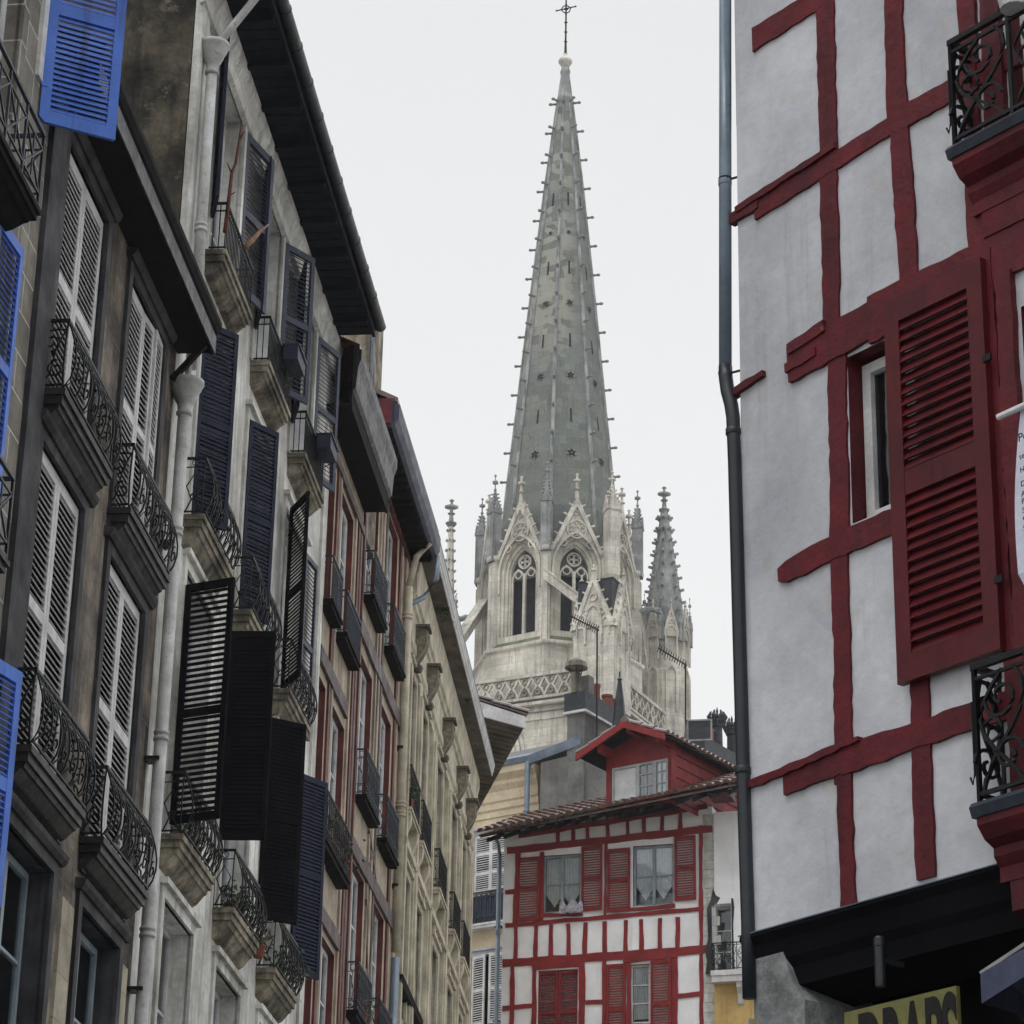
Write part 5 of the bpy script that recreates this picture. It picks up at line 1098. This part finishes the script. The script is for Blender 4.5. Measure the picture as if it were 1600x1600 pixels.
# ---- belfry octagon
zsill, zspring, zfoot = zB(992), zB(893), zB(1010)
ap = 3.5; side = 2 * ap * math.tan(R(22.5)); zap = zB(782); zgb = zB(880)
bel = empty('belfry', (0, 0, 0)); bel.parent = cath
WI = 1.42
for k in range(8):
    fa = -32.5 + 45 * k; t = R(fa); nr = Vector((math.sin(t), -math.cos(t), 0)); uu = Vector((math.cos(t), math.sin(t), 0))
    T = lambda u, y, z, nr=nr, uu=uu: uu * u + nr * (ap - y) + Vector((0, 0, z))
    hsd = side / 2
    mb = MB(); ar = pointed(WI + .75, zspring, 9, .92); I = [(-(WI + .75)/2, zsill)] + ar + [((WI + .75)/2, zsill)]
    O = []
    for u, z in I:
        if z <= zspring + .001: O.append((-hsd if u < 0 else hsd, z))
        else:
            f = abs(u) / ((WI + .75)/2)    # wall outline: up the side then along the gable
            gz = zap - .35; O.append((hsd * f * (1 if u > 0 else -1), zgb + (gz - zgb) * (1 - f)))
    n_ = len(I); vs = [T(u, 0, z) for u, z in I] + [T(u, 0, z) for u, z in O] + [T(u, .35, z) for u, z in I] + [T(u, .35, z) for u, z in O]; fs = []
    for i in range(n_ - 1): j = i + 1; fs += [(i, j, n_ + j, n_ + i), (2*n_ + i, 3*n_ + i, 3*n_ + j, 2*n_ + j), (i, 2*n_ + i, 2*n_ + j, j), (n_ + i, n_ + j, 3*n_ + j, 3*n_ + i)]
    mb.add(vs, fs); mb.add([T(-hsd, 0, zfoot), T(hsd, 0, zfoot), T(hsd, 0, zsill), T(-hsd, 0, zsill)], [(0, 1, 2, 3)])
    mb.add([T(-hsd, -.25, zfoot), T(hsd, -.25, zfoot), T(hsd*.75, .3, zsill + .05), T(-hsd*.75, .3, zsill + .05)], [(0, 1, 2, 3)], 1)
    C_(mb, 'belfry_wall', ['gothic', 'moss'], bel)
    vis = k in (0, 1, 2, 7)
    mb = MB(); arch_ring(mb, T, WI + .45, WI + .78, zsill, zspring, .08, .3, 0, .95); arch_ring(mb, T, WI + .15, WI + .5, zsill, zspring, .2, .42, 0, .97); arch_ring(mb, T, WI, WI + .2, zsill, zspring, .32, .55, 0, .98)
    lw_ = WI / 2 - .03
    for sx in (-1, 1):
        T2 = lambda u, y, z, T=T, sx=sx: T(u + sx * (WI/4), y, z)
        arch_ring(mb, T2, lw_ - .12, lw_ + .02, zsill, zspring - .25, .4, .5, 0, .9)
        ringc(mb, T, sx * WI * .25, zspring + .02, .2, .05, .42, .5)
    mb.extr([T(-.07, .36, zsill), T(.07, .36, zsill), T(.07, .36, zspring), T(-.07, .36, zspring)], T(0, .5, 0) - T(0, .36, 0))
    cz0 = zspring + .62; ringc(mb, T, 0, cz0, .36, .06, .4, .5)
    for q in range(4): ringc(mb, T, .14 * math.cos(q*1.571 + .785), cz0 + .14 * math.sin(q*1.571 + .785), .15, .035, .42, .49, n=10)
    C_(mb, 'window_tracery', ['gothic'], bel)
    # gable with blind tracery, coping, crockets
    mb = MB(); gw = hsd + .06; zb0 = zgb - .1
    for sx in (-1, 1):
        mb.extr([T(sx*gw, -.12, zb0), T(sx*(gw - .16), -.12, zb0), T(0, -.12, zap - .5), T(0, -.12, zap + .05)], nr * -.5)
        for j in range(6):
            f = (j + .6) / 6.5; p = T(sx * gw * (1 - f), -.05, zb0 + (zap - zb0) * f); mb.tube([p, p + uu * sx * .2 + Vector((0, 0, .1))], [.07, .05], 4)
    if vis:
        zm = zspring + 1.25 + .75; rr_ = .50
        ringc(mb, T, 0, zm, rr_, .07, -.08, .06)
        for q in range(6): an = q * 1.047; ringc(mb, T, .27 * math.cos(an), zm + .27 * math.sin(an), .16, .04, -.07, .04, n=8)
        for sx in (-1, 1): ringc(mb, T, sx * .66, zm - .75, .2, .05, -.07, .04, n=10); ringc(mb, T, sx * .3, zm + .78 - .1, .12, .03, -.07, .04, n=8) if False else None
        ringc(mb, T, 0, zm + .85, .2, .05, -.07, .04, n=3)
        arch_ring(mb, T, WI + .75, WI + .95, zsill + 2.2, zspring, -.1, .02, 0, .92)
    t0 = T(0, -.02, zap); mb.lathe([(.12, -.1), (.08, .35), (.17, .4), (.08, .46), (.07, .75), (.2, .8), (.2, .9), (.06, .95), (.06, 1.12), (.1, 1.16), (0, 1.25)], t0, 6)
    C_(mb, 'gable', ['gothic'], bel)
    # stone saddle running from the gable back to the spire
    mb = MB(); rs = 91 * pm(850)
    mb.extr([T(-hsd*.8, .98, zgb - .1), T(hsd*.8, .98, zgb - .1), T(0, .98, zap - .6)], nr * -(1.6)); mb.add([T(-hsd*.95, .36, zgb + .1), T(0, .36, zap - .45), T(0, 1.2, zap - .5), T(-hsd*.8, 1.2, zgb)], [(0, 1, 2, 3)]); mb.add([T(hsd*.95, .36, zgb + .1), T(0, .36, zap - .45), T(0, 1.2, zap - .5), T(hsd*.8, 1.2, zgb)], [(0, 1, 2, 3)]); C_(mb, 'gable_roof', ['spire'], bel)
mb = MB(); mb.lathe([(2.75, zfoot - 1), (2.75, zB(835))], (0, 0, 0), 8, a0=R(-10)); C_(mb, 'bell_chamber_dark', ['belfry_dark'], bel)  # solid dark core, coloured as the shaded inside of the belfry
cr = ap / math.cos(R(22.5))
src = None
for a in OCT:
    # angle buttress
    mb = MB(); t = R(a); nr = Vector((math.sin(t), -math.cos(t), 0)); uu = Vector((math.cos(t), math.sin(t), 0))
    def T(u, y, z): return uu * u + nr * (cr + y) + Vector((0, 0, z))
    mb.extr([T(-.26, -.45, zfoot), T(.26, -.45, zfoot), T(.22, .17, zfoot), T(-.22, .17, zfoot)], (0, 0, zB(872) - zfoot)); mb.extr([T(-.12, .14, zfoot), T(.12, .14, zfoot), T(.12, .24, zfoot), T(-.12, .24, zfoot)], (0, 0, zB(880) - zfoot))
    mb.lathe([(.3, 0), (.36, .1), (.36, .25), (.2, .35)], T(0, 0, zB(872)), 8); C_(mb, 'buttress', ['gothic'], bel)
    big = a == 35
    z0 = zB(872) if not big else zB(905); w_ = .5 if not big else .62; ht = zB(792) - z0 if not big else zB(800) - z0
    ms = pinnacle_mesh(w_, ht, 1.15)
    if big: ms.lathe([(.02, -.9), (.12, -.75), (.42, 0)], (0, 0, 0), 8)
    rr_ = cr + (.05 if not big else .45)
    if not big:
        if src is None: src = ms.build('pinnacle', ['gothic_grey'], bel, loc=P(a, rr_, z0), rot=(0, 0, R(a)))
        else: inst(src, bel, P(a, rr_, z0), (0, 0, R(a)))
    else: ms.build('large_pinnacle', ['gothic'], bel, loc=P(a, rr_, z0), rot=(0, 0, R(19.7)))
# gargoyles
for a, u in ((-100, 0), (80, 0)):
    c = P(a, cr + .3, zB(925)); t = R(a); d = Vector((math.sin(t), -math.cos(t), 0)); mb = MB()
    mb.tube([c - d*.4, c, c + d * .45 + Vector((0, 0, .08)), c + d * .75 + Vector((0, 0, -.02)), c + d * .92 + Vector((0, 0, -.16))], [.16, .17, .15, .13, .05], 7)
    mb.lathe([(0, -.14), (.14, 0), (0, .14)], c + d*.75 + Vector((0, 0, .06)), 6); mb.tube([c + d*.2 + Vector((0, 0, .1)), c + d*.1 + Vector((0, 0, .35)), c - d*.2 + Vector((0, 0, .2))], [.08, .05, .03], 4); C_(mb, 'gargoyle', ['gothic_grey'], bel)
# ---- drum, square tower, balustrade
mb = MB(); mb.lathe([(cr + .25, zfoot + .02), (cr + .42, zfoot - .06), (cr + .42, zfoot - .2), (cr + .28, zfoot - .3), (cr + .3, zT(1115))], (0, 0, 0), 8, a0=R(-10)); C_(mb, 'drum', ['gothic'])
PH = 19.7; hs = 5.6 / math.sqrt(2)
sq = [P(PH + 90 * i, 5.75, 0) for i in range(4)]
zb1, zb0 = zT(1050), zT(1096); zroof = zT(1100)
mb = MB(); mb.extr([P(PH + 90*i, 6.0, 0) for i in range(4)], (0, 0, zT(1112)))
C_(mb, 'tower', ['gothic'])
mb = MB()
for r_, za, zb_ in ((6.2, zT(1112), zT(1104)), (6.08, zT(1124), zT(1114)), (6.35, zT(1104), zT(1097))): mb.extr([P(PH + 90*i, r_, za) for i in range(4)], (0, 0, zb_ - za))
C_(mb, 'cornice', ['gothic'])
mb = MB()
for i in range(4):
    a, b = P(PH + 90*i, 6.5, zb0 - .3), P(PH + 90*(i+1), 6.5, zb0 - .3); c, d = P(PH + 90*(i+1), 6.02, zb0 + .1), P(PH + 90*i, 6.02, zb0 + .1); mb.add([a, b, c, d], [(0, 1, 2, 3)])
C_(mb, 'weathering', ['moss'])
mb = MB(); rr = random.Random(4)
for i in (3, 0):
    a, b = P(PH + 90*i, 6.1, 0), P(PH + 90*(i+1), 6.1, 0); d = (b - a); ln = d.length; d.normalize(); nn = Vector((d.y, -d.x, 0)); nn = nn if nn.dot(a + b) > 0 else -nn
    def T(u, y, z, a=a, d=d, nn=nn): return a + d * u + nn * y + Vector((0, 0, z))
    z0, z1 = zT(1092), zT(1052)
    mb.extr([T(0, -.12, z1 - .16), T(ln, -.12, z1 - .16), T(ln, .12, z1 - .16), T(0, .12, z1 - .16)], (0, 0, .16)); mb.extr([T(0, -.1, z0), T(ln, -.1, z0), T(ln, .1, z0), T(0, .1, z0)], (0, 0, .12))
    n = int(ln / .62)
    for k in range(n):
        u = ln * (k + .5) / n; s_ = ln / n * .5; zm = (z0 + z1) / 2
        def Tb(x, y, z): return T(x, -.05 + y, z)
        ring_in = lambda f, dz=0: [(u + s_*f*.98*x_, zm + (z1 - z0)*.5*f*z_) for x_, z_ in ((0, -.92), (.55, -.3), (1, 0), (.55, .35), (0, .9), (-.55, .35), (-1, 0), (-.55, -.3))]
        I = [Tb(x_, 0, z_) for x_, z_ in ring_in(.62)]; O = [Tb(x_, 0, z_) for x_, z_ in ring_in(.98)]; mb.ring(I, O, nn * .12)
        for sx in (-1, 1): ringc(mb, Tb, u + sx * s_, zm + .3*sx*0 + .28, .15, .05, 0, .12, n=8); ringc(mb, Tb, u + sx * s_, zm - .28, .14, .05, 0, .12, n=8)
C_(mb, 'balustrade', ['gothic'])
# arch window low on the tower's left face
mb = MB(); a, b = P(PH - 90, 6.03, 0), P(PH, 6.03, 0); d = (b - a).normalized(); nn = Vector((d.y, -d.x, 0)); nn = nn if nn.dot(a + b) > 0 else -nn
T = lambda u, y, z: a + d * (u + 3.2) + nn * (-y) + Vector((0, 0, z))
zs = zT(1178)
for wi, wo, y0 in ((2.6, 2.9, -.12), (2.1, 2.45, -.07), (1.6, 1.95, -.03)): arch_ring(mb, T, wi, wo, zs - 5, zs, y0, .1)
C_(mb, 'lower_window', ['gothic']); mb = MB(); mb.extr([T(-.8, -.01, zs - 5), T(.8, -.01, zs - 5), T(.8, -.01, zs), T(0, -.01, zs + 1.2), T(-.8, -.01, zs)], nn * .01); C_(mb, 'lower_window_glass', ['belfry_dark'])
# ---- corner turrets
def turret(a, r, ztop_px, kind, kk=1.0):
    c = P(a, r, 0); e2 = empty('corner_turret', c); e2.parent = cath
    def B(mb, n_, mm): return mb.build(n_, mm, e2)
    if kind == 'front':
        w_ = 2.0; q = w_ / 2; z0, z1 = 0, zF(985)
        mb = MB(); ca, sa = math.cos(R(PH + 45)), math.sin(R(PH + 45))
        f = lambda x, y, z: Vector((x*ca - y*sa, x*sa + y*ca, z))
        mb.extr([f(-q, -q, 0), f(q, -q, 0), f(q, q, 0), f(-q, q, 0)], (0, 0, z1)); B(mb, 'pier', ['gothic'])
        for k in range(4):
            an = k * 90; ck, sk = math.cos(R(an)), math.sin(R(an)); gtop = zF(908)
            T = lambda u, y, z: f((u)*ck - (-q - y*-1 - .0)*sk, u*sk + (-q - y*-1)*ck, z)
            mb = MB(); mb.extr([T(-q*.92, -.06, z1 - .1), T(q*.92, -.06, z1 - .1), T(0, -.06, gtop)], (T(0, .12, 0) - T(0, -.06, 0)))
            for sx in (-1, 1):
                mb.extr([T(sx*q*1.05, -.16, z1 - .15), T(sx*q*.85, -.16, z1 - .15), T(0, -.16, gtop - .35), T(0, -.16, gtop + .12)], (T(0, .2, 0) - T(0, -.16, 0)))
                for j in range(5): ff = (j + .5)/5.3; p = T(sx*q*1.05*(1 - ff), -.06, z1 - .15 + (gtop - z1 + .2)*ff); mb.tube([p, p + (T(sx*.18, 0, .1) - T(0, 0, 0))], [.06, .045], 4)
            arch_ring(mb, T, .7, .86, z1 - .9, z1 + .35, -.13, 0, 0, .95)
            ringc(mb, T, 0, z1 + 1.35, .2, .05, -.13, 0, n=10)
            for sx in (-1, 1): ringc(mb, T, sx*.42, z1 + .62, .17, .05, -.13, 0, n=8); arch_ring(mb, lambda u, y, z, sx=sx, T=T: T(u + sx*.62, y, z), .3, .4, z1 - .5, z1 + .05, -.13, 0, 0, .95)
            mb.lathe([(.08, -.1), (.06, .2), (.14, .26), (.05, .34), (.05, .5), (0, .6)], T(0, -.05, gtop), 6)
            B(mb, 'gable', ['gothic'])
            mb = MB(); mb.extr([T(-q*.3, -.07, z1 - 6), T(q*.3, -.07, z1 - 6), T(q*.3, -.07, z1 - 1.5), T(-q*.3, -.07, z1 - 1.5)], (T(0, 0, 0) - T(0, -.07, 0))); B(mb, 'panel', ['gothic'])
        mb = MB(); zr = zF(906); mb.extr([f(-q*.85, -q*.85, z1 - .1), f(q*.85, -q*.85, z1 - .1), f(q*.85, q*.85, z1 - .1), f(-q*.85, q*.85, z1 - .1)], (0, 0, zr - z1 - .2)); mb.lathe([(q*1.2, zr - .3), (q*1.3, zr - .2), (.05, zr + .15)], (0, 0, 0), 4, a0=R(PH)); B(mb, 'slate_roof', ['slate'])
        return
    def zS(v): return zc(v, r * math.cos(R(a)))
    zb_ = zS(1002); hb = 31 * pm(960); ztip = zS(ztop_px + 40)
    mb = MB(); mb.lathe([(1.22*kk, 0), (1.22*kk, zS(1055)), (1.12*kk, zS(1052)), (1.12*kk, zb_ + .3)], (0, 0, 0), 8, a0=R(-10)); B(mb, 'pier', ['gothic'])
    mb = MB(); mb.lathe([(1.15*kk, zb_ + .1), (.98*kk, zS(965)), (.17*(kk*.5+.5), ztip)], (0, 0, 0), 8, a0=R(-10)); ms = mb
    mb = MB(); z_ = ztip; mb.lathe([(.17, z_ - .1), (.3, z_ + .05), (.14, z_ + .15), (.1, z_ + .5), (.2, z_ + .56), (.1, z_ + .62), (.09, z_ + .8), (.28, z_ + .86), (.28, z_ + .96), (.07, z_ + 1.0), (.07, z_ + 1.2), (.13, z_ + 1.24), (0, z_ + 1.35)], (0, 0, 0), 6); mb.box(-.32, .32, -.06, .06, z_ + .85, z_ + .97); B(mb, 'finial', ['gothic_grey'])
    mb = ms
    for aa in OCT:
        for j in range(9):
            f_ = (j + .3) / 9.0; rr_ = .98*kk * (1 - f_) + .17 * (kk*.5+.5) * f_; z = zS(965) + (ztip - zS(965)) * f_; p = P(aa, rr_, z); q_ = P(aa, rr_ + (.2 if kk == 1 else .1), z + .06); mb.tube([p, q_], [.09, .07] if kk == 1 else [.05, .04], 4, m=1)
    B(mb, 'spirelet', ['gothic_grey' if kk == 1 else 'gothic', 'gothic_grey'])
    for k in range(8):
        fa = -32.5 + 45*k; t = R(fa); nr = Vector((math.sin(t), -math.cos(t), 0)); uu = Vector((math.cos(t), math.sin(t), 0)); apx = 1.22 * kk * math.cos(R(22.5)); hsd = apx * math.tan(R(22.5))
        T = lambda u, y, z, nr=nr, uu=uu: uu*u + nr*(apx - y) + Vector((0, 0, z)); gt = zS(958); g0 = zS(1003)
        mb = MB(); mb.extr([T(-hsd, -.04, g0), T(hsd, -.04, g0), T(0, -.04, gt)], nr * -.12)
        for sx in (-1, 1): mb.extr([T(sx*hsd*1.05, -.1, g0 - .1), T(sx*hsd*.8, -.1, g0 - .1), T(0, -.1, gt - .25), T(0, -.1, gt + .1)], nr * -.2)
        if kk == 1: arch_ring(mb, T, .5, .64, g0 - 1.2, g0 + .1, -.1, .02, 0, .95); arch_ring(mb, T, .45, .58, zS(1120), zS(1062), -.1, .02, 0, .95); ringc(mb, T, 0, g0 + .75, .13, .04, -.1, 0, n=8)
        mb.lathe([(.06, -.05), (.05, .2), (.11, .25), (.04, .3), (.04, .42), (0, .48)], T(0, -.03, gt), 5)
        B(mb, 'gable', ['gothic'])
        a_ = OCT[k]; ms = pinnacle_mesh(.24, 1.0, .75, fin=True); ms.build('pinnacle', ['gothic_grey'], e2, loc=P(a_, 1.24*kk, zS(1010)), rot=(0, 0, R(a_)))
turret(PH, 5.75, 0, 'front'); turret(PH + 90, 5.55, 755, 'side'); turret(PH - 90, 5.55, 783, 'side', .30)
# ---- flying buttresses
def flyer(p0, p1, sag, name='flying_buttress'):
    d = Vector((p1.x - p0.x, p1.y - p0.y, 0)).normalized(); n = Vector((-d.y, d.x, 0)) * .22; mb = MB(); k = 8
    up = [p0.lerp(p1, i / k) for i in range(k + 1)]; dn = [p0.lerp(p1, i / k) + Vector((0, 0, -.5 - sag * (1 - math.cos(math.pi/2 * (1 - abs(i/k - 0) )) ) * .0 - (sag * (i/k)**2 if sag > 0 else 0))) for i in range(k + 1)]
    mb.extr([q - n for q in up] + [q - n for q in reversed(dn)], n * 2)
    mb.extr([q - n*1.25 + Vector((0, 0, .0)) for q in (up[0], up[-1])] + [q - n*1.25 + Vector((0, 0, .12)) for q in (up[-1], up[0])], n * 2.5)
    return C_(mb, name, ['gothic'])
flyer(P(-10, cr + .1, zc(893, 3.8)), P(PH, 5.0, zc(950, 4.7)), 0)
flyer(P(-100, cr - .3, zc(925)), P(PH - 90, 5.0, zc(1000, 1.7)), 0)
flyer(P(80, cr, zc(955)), P(PH + 90, 4.6, zc(1050)), .5)
mb = MB(); a = P(80, cr + .1, 0); b = P(PH + 90, 4.8, 0); d = (b - a).normalized(); mb.extr([a - Vector((0, .3, 0)) + Vector((0, 0, zc(1100))), a + Vector((0, .3, 0)) + Vector((0, 0, zc(1100))), a + d * .25 + Vector((0, .3, zc(1100))), a + d*.25 + Vector((0, -.3, zc(1100)))], (0, 0, zc(1020) - zc(1100))); C_(mb, 'buttress_foot', ['gothic_grey'])
# nave roof and body behind so the tower stands in a building
mb = MB(); mb.extr([(-7, 6, 0), (9, 6, 0), (9, 50, 0), (-7, 50, 0)], (0, 0, 24)); mb.extr([(-7.4, 6, 24), (9.4, 6, 24), (1, 6, 33)], (0, 44, 0)); C_(mb, 'nave', ['gothic'])

# ================================================================== small things
# bare branches on the top balconies of the white house
HW = House.__new__(House); HW.o = Vector(LO); HW.d = DL; HW.s0 = 0
def W(x, y, z): return HW.world(x, y, z)
def branch(pts, r, mt, label, tw=True):
    mb = MB(); P0 = [W(*p) for p in pts]; o0 = P0[0].copy(); mb.tube([p - o0 for p in P0], r, 7)
    rr = random.Random(len(pts))
    for i in range(1, len(P0) - 1): q = P0[i] - o0; mb.tube([q, q + Vector((rr.uniform(-.1, .1), rr.uniform(-.08, .08), rr.uniform(.05, .1)))], [.012, .005], 5)
    tag(mb.build('branch', [mt], loc=o0, smooth=True), label, 'branch')
branch([(25.95, -.2, 16.1), (26.05, -.2, 16.6), (26.1, -.2, 16.9), (26.25, -.2, 17.1), (26.33, -.21, 17.45), (26.42, -.2, 17.75)], [.024, .022, .02, .018, .015, .008], 'bark', 'crooked reddish bare branch standing on the highest balcony of the white house')
branch([(26.75, -.26, 16.35), (26.88, -.3, 16.5), (27.0, -.36, 16.68), (27.15, -.42, 16.85)], [.03, .032, .022, .008], 'bark_pale', 'thick pale broken branch leaning out over the railing against the slate blue shutter')
def wbox(x, y, z, w_, d_, h_, mt, label, rz=0.0):
    e_ = empty('window_box', W(x, y, z), HW_rz + rz); tag(e_, label, 'window box', 'window boxes hung on the balconies')
    mb = MB(); mb.extr([(0, 0, 0), (w_, 0, 0), (w_ + .03, 0, h_), (-.03, 0, h_)], (0, -d_, 0)); mb.box(-.04, w_ + .04, -d_ - .02, .02, h_, h_ + .02); mb.build('box', [mt], e_)
    mb = MB(); mb.tube([(.05, .02, h_ + .03), (.05, .02, -.1), (.05, -d_ * .7, -.02)], .01); mb.tube([(w_ - .05, .02, h_ + .03), (w_ - .05, .02, -.1), (w_ - .05, -d_*.7, -.02)], .01); mb.build('bracket', ['iron'], e_)
HW_rz = math.atan2(DL.y, DL.x)
wbox(29.35, -.24, 16.28, .48, .17, .17, 'slate_paint', 'grey wooden box hung outside the middle top balcony of the white house')
wbox(31.85, -.24, 16.28, .48, .17, .17, 'slate_paint', 'grey wooden box hung outside the furthest top balcony of the white house')
def plant(x, y, z, n, rad, label, flower=None, mt='leaf', seed=0, pot=.075):
    e_ = empty('potted_plant', W(x, y, z)); tag(e_, label, 'plant', 'potted plants on the balconies')
    mb = MB(); mb.lathe([(pot*.7, 0), (pot, pot*1.6), (pot*1.1, pot*1.6), (pot*1.1, pot*1.85), (pot*.9, pot*1.85)], (0, 0, 0), 12); mb.build('pot', ['terracotta'], e_)
    rr = random.Random(seed); mb = MB(); leaves(mb, (0, 0, pot*2 + rad*.4), rad, n, rr, .035)
    for i in range(7): p = Vector((rr.uniform(-1, 1), rr.uniform(-1, 1), rr.uniform(0, 1))) * rad * .7; mb.tube([(0, 0, pot*1.5), p + Vector((0, 0, pot*2))], .005, 3)
    mb.build('foliage', [mt], e_)
    if flower: mb = MB(); leaves(mb, (0, -.04, pot*2 + rad*.6), rad*.8, 14, rr, .03); mb.build('blossom', [flower], e_)
plant(32.15, -.09, 9.45, 260, .26, 'lush green plant behind the railing of the white house', seed=3)
plant(30.6, -.09, 9.45, 120, .2, 'dark leafy plant near the lush green one on the same balcony', mt='leaf_dry', seed=4)
plant(28.9, -.09, 9.45, 110, .2, 'plant with pink flower on the second lower balcony of the white house', 'petal_pink', seed=5)
plant(29.5, -.09, 9.45, 110, .22, 'trailing green plant on the second lower balcony, far end', seed=6)
plant(26.3, -.09, 9.45, 90, .18, 'small plant with red flower on the nearest lower balcony of the white house', 'petal_red', seed=7)
plant(26.9, -.09, 9.45, 90, .2, 'dark plant beside the red flowered one on the white house balcony', mt='leaf_dry', seed=8)
plant(34.6, -.09, 11.97, 90, .2, 'dry straggling plant, nearer of two on the timber house long balcony', mt='leaf_dry', seed=9)
plant(35.9, -.09, 11.97, 120, .26, 'dry straggling plant, further of two on the timber house long balcony', mt='leaf_dry', seed=10)
plant(38.4, -.09, 10.52, 80, .16, 'pale flowering plant behind the lowest lace railing of the red timber house', 'petal_pink', seed=11)
plant(38.75, -.09, 10.52, 60, .14, 'red flowering plant on the lowest lace balcony of the red timber house', 'petal_red', seed=12)
plant(42.35, -.09, 14.85 , 70, .16, 'green potted plant at the near end of the first cream balcony', seed=13)
# haze: thin rain-wet air
hz = MB(); hz.box(-80, 80, -30, 260, -1, 125); ho = hz.build('haze', ['dark']); ho.data.materials.clear()
hm = bpy.data.materials.new('haze_air'); hm.use_nodes = True; t = hm.node_tree; t.nodes.clear(); o = t.nodes.new('ShaderNodeOutputMaterial'); v = t.nodes.new('ShaderNodeVolumePrincipled')
v.inputs['Color'].default_value = (.88, .91, .95, 1); v.inputs['Density'].default_value = .0003; v.inputs['Anisotropy'].default_value = .2; t.links.new(v.outputs[0], o.inputs['Volume']); ho.data.materials.append(hm); tag(ho, kind='stuff')
ho['label'] = 'thin rainy haze'
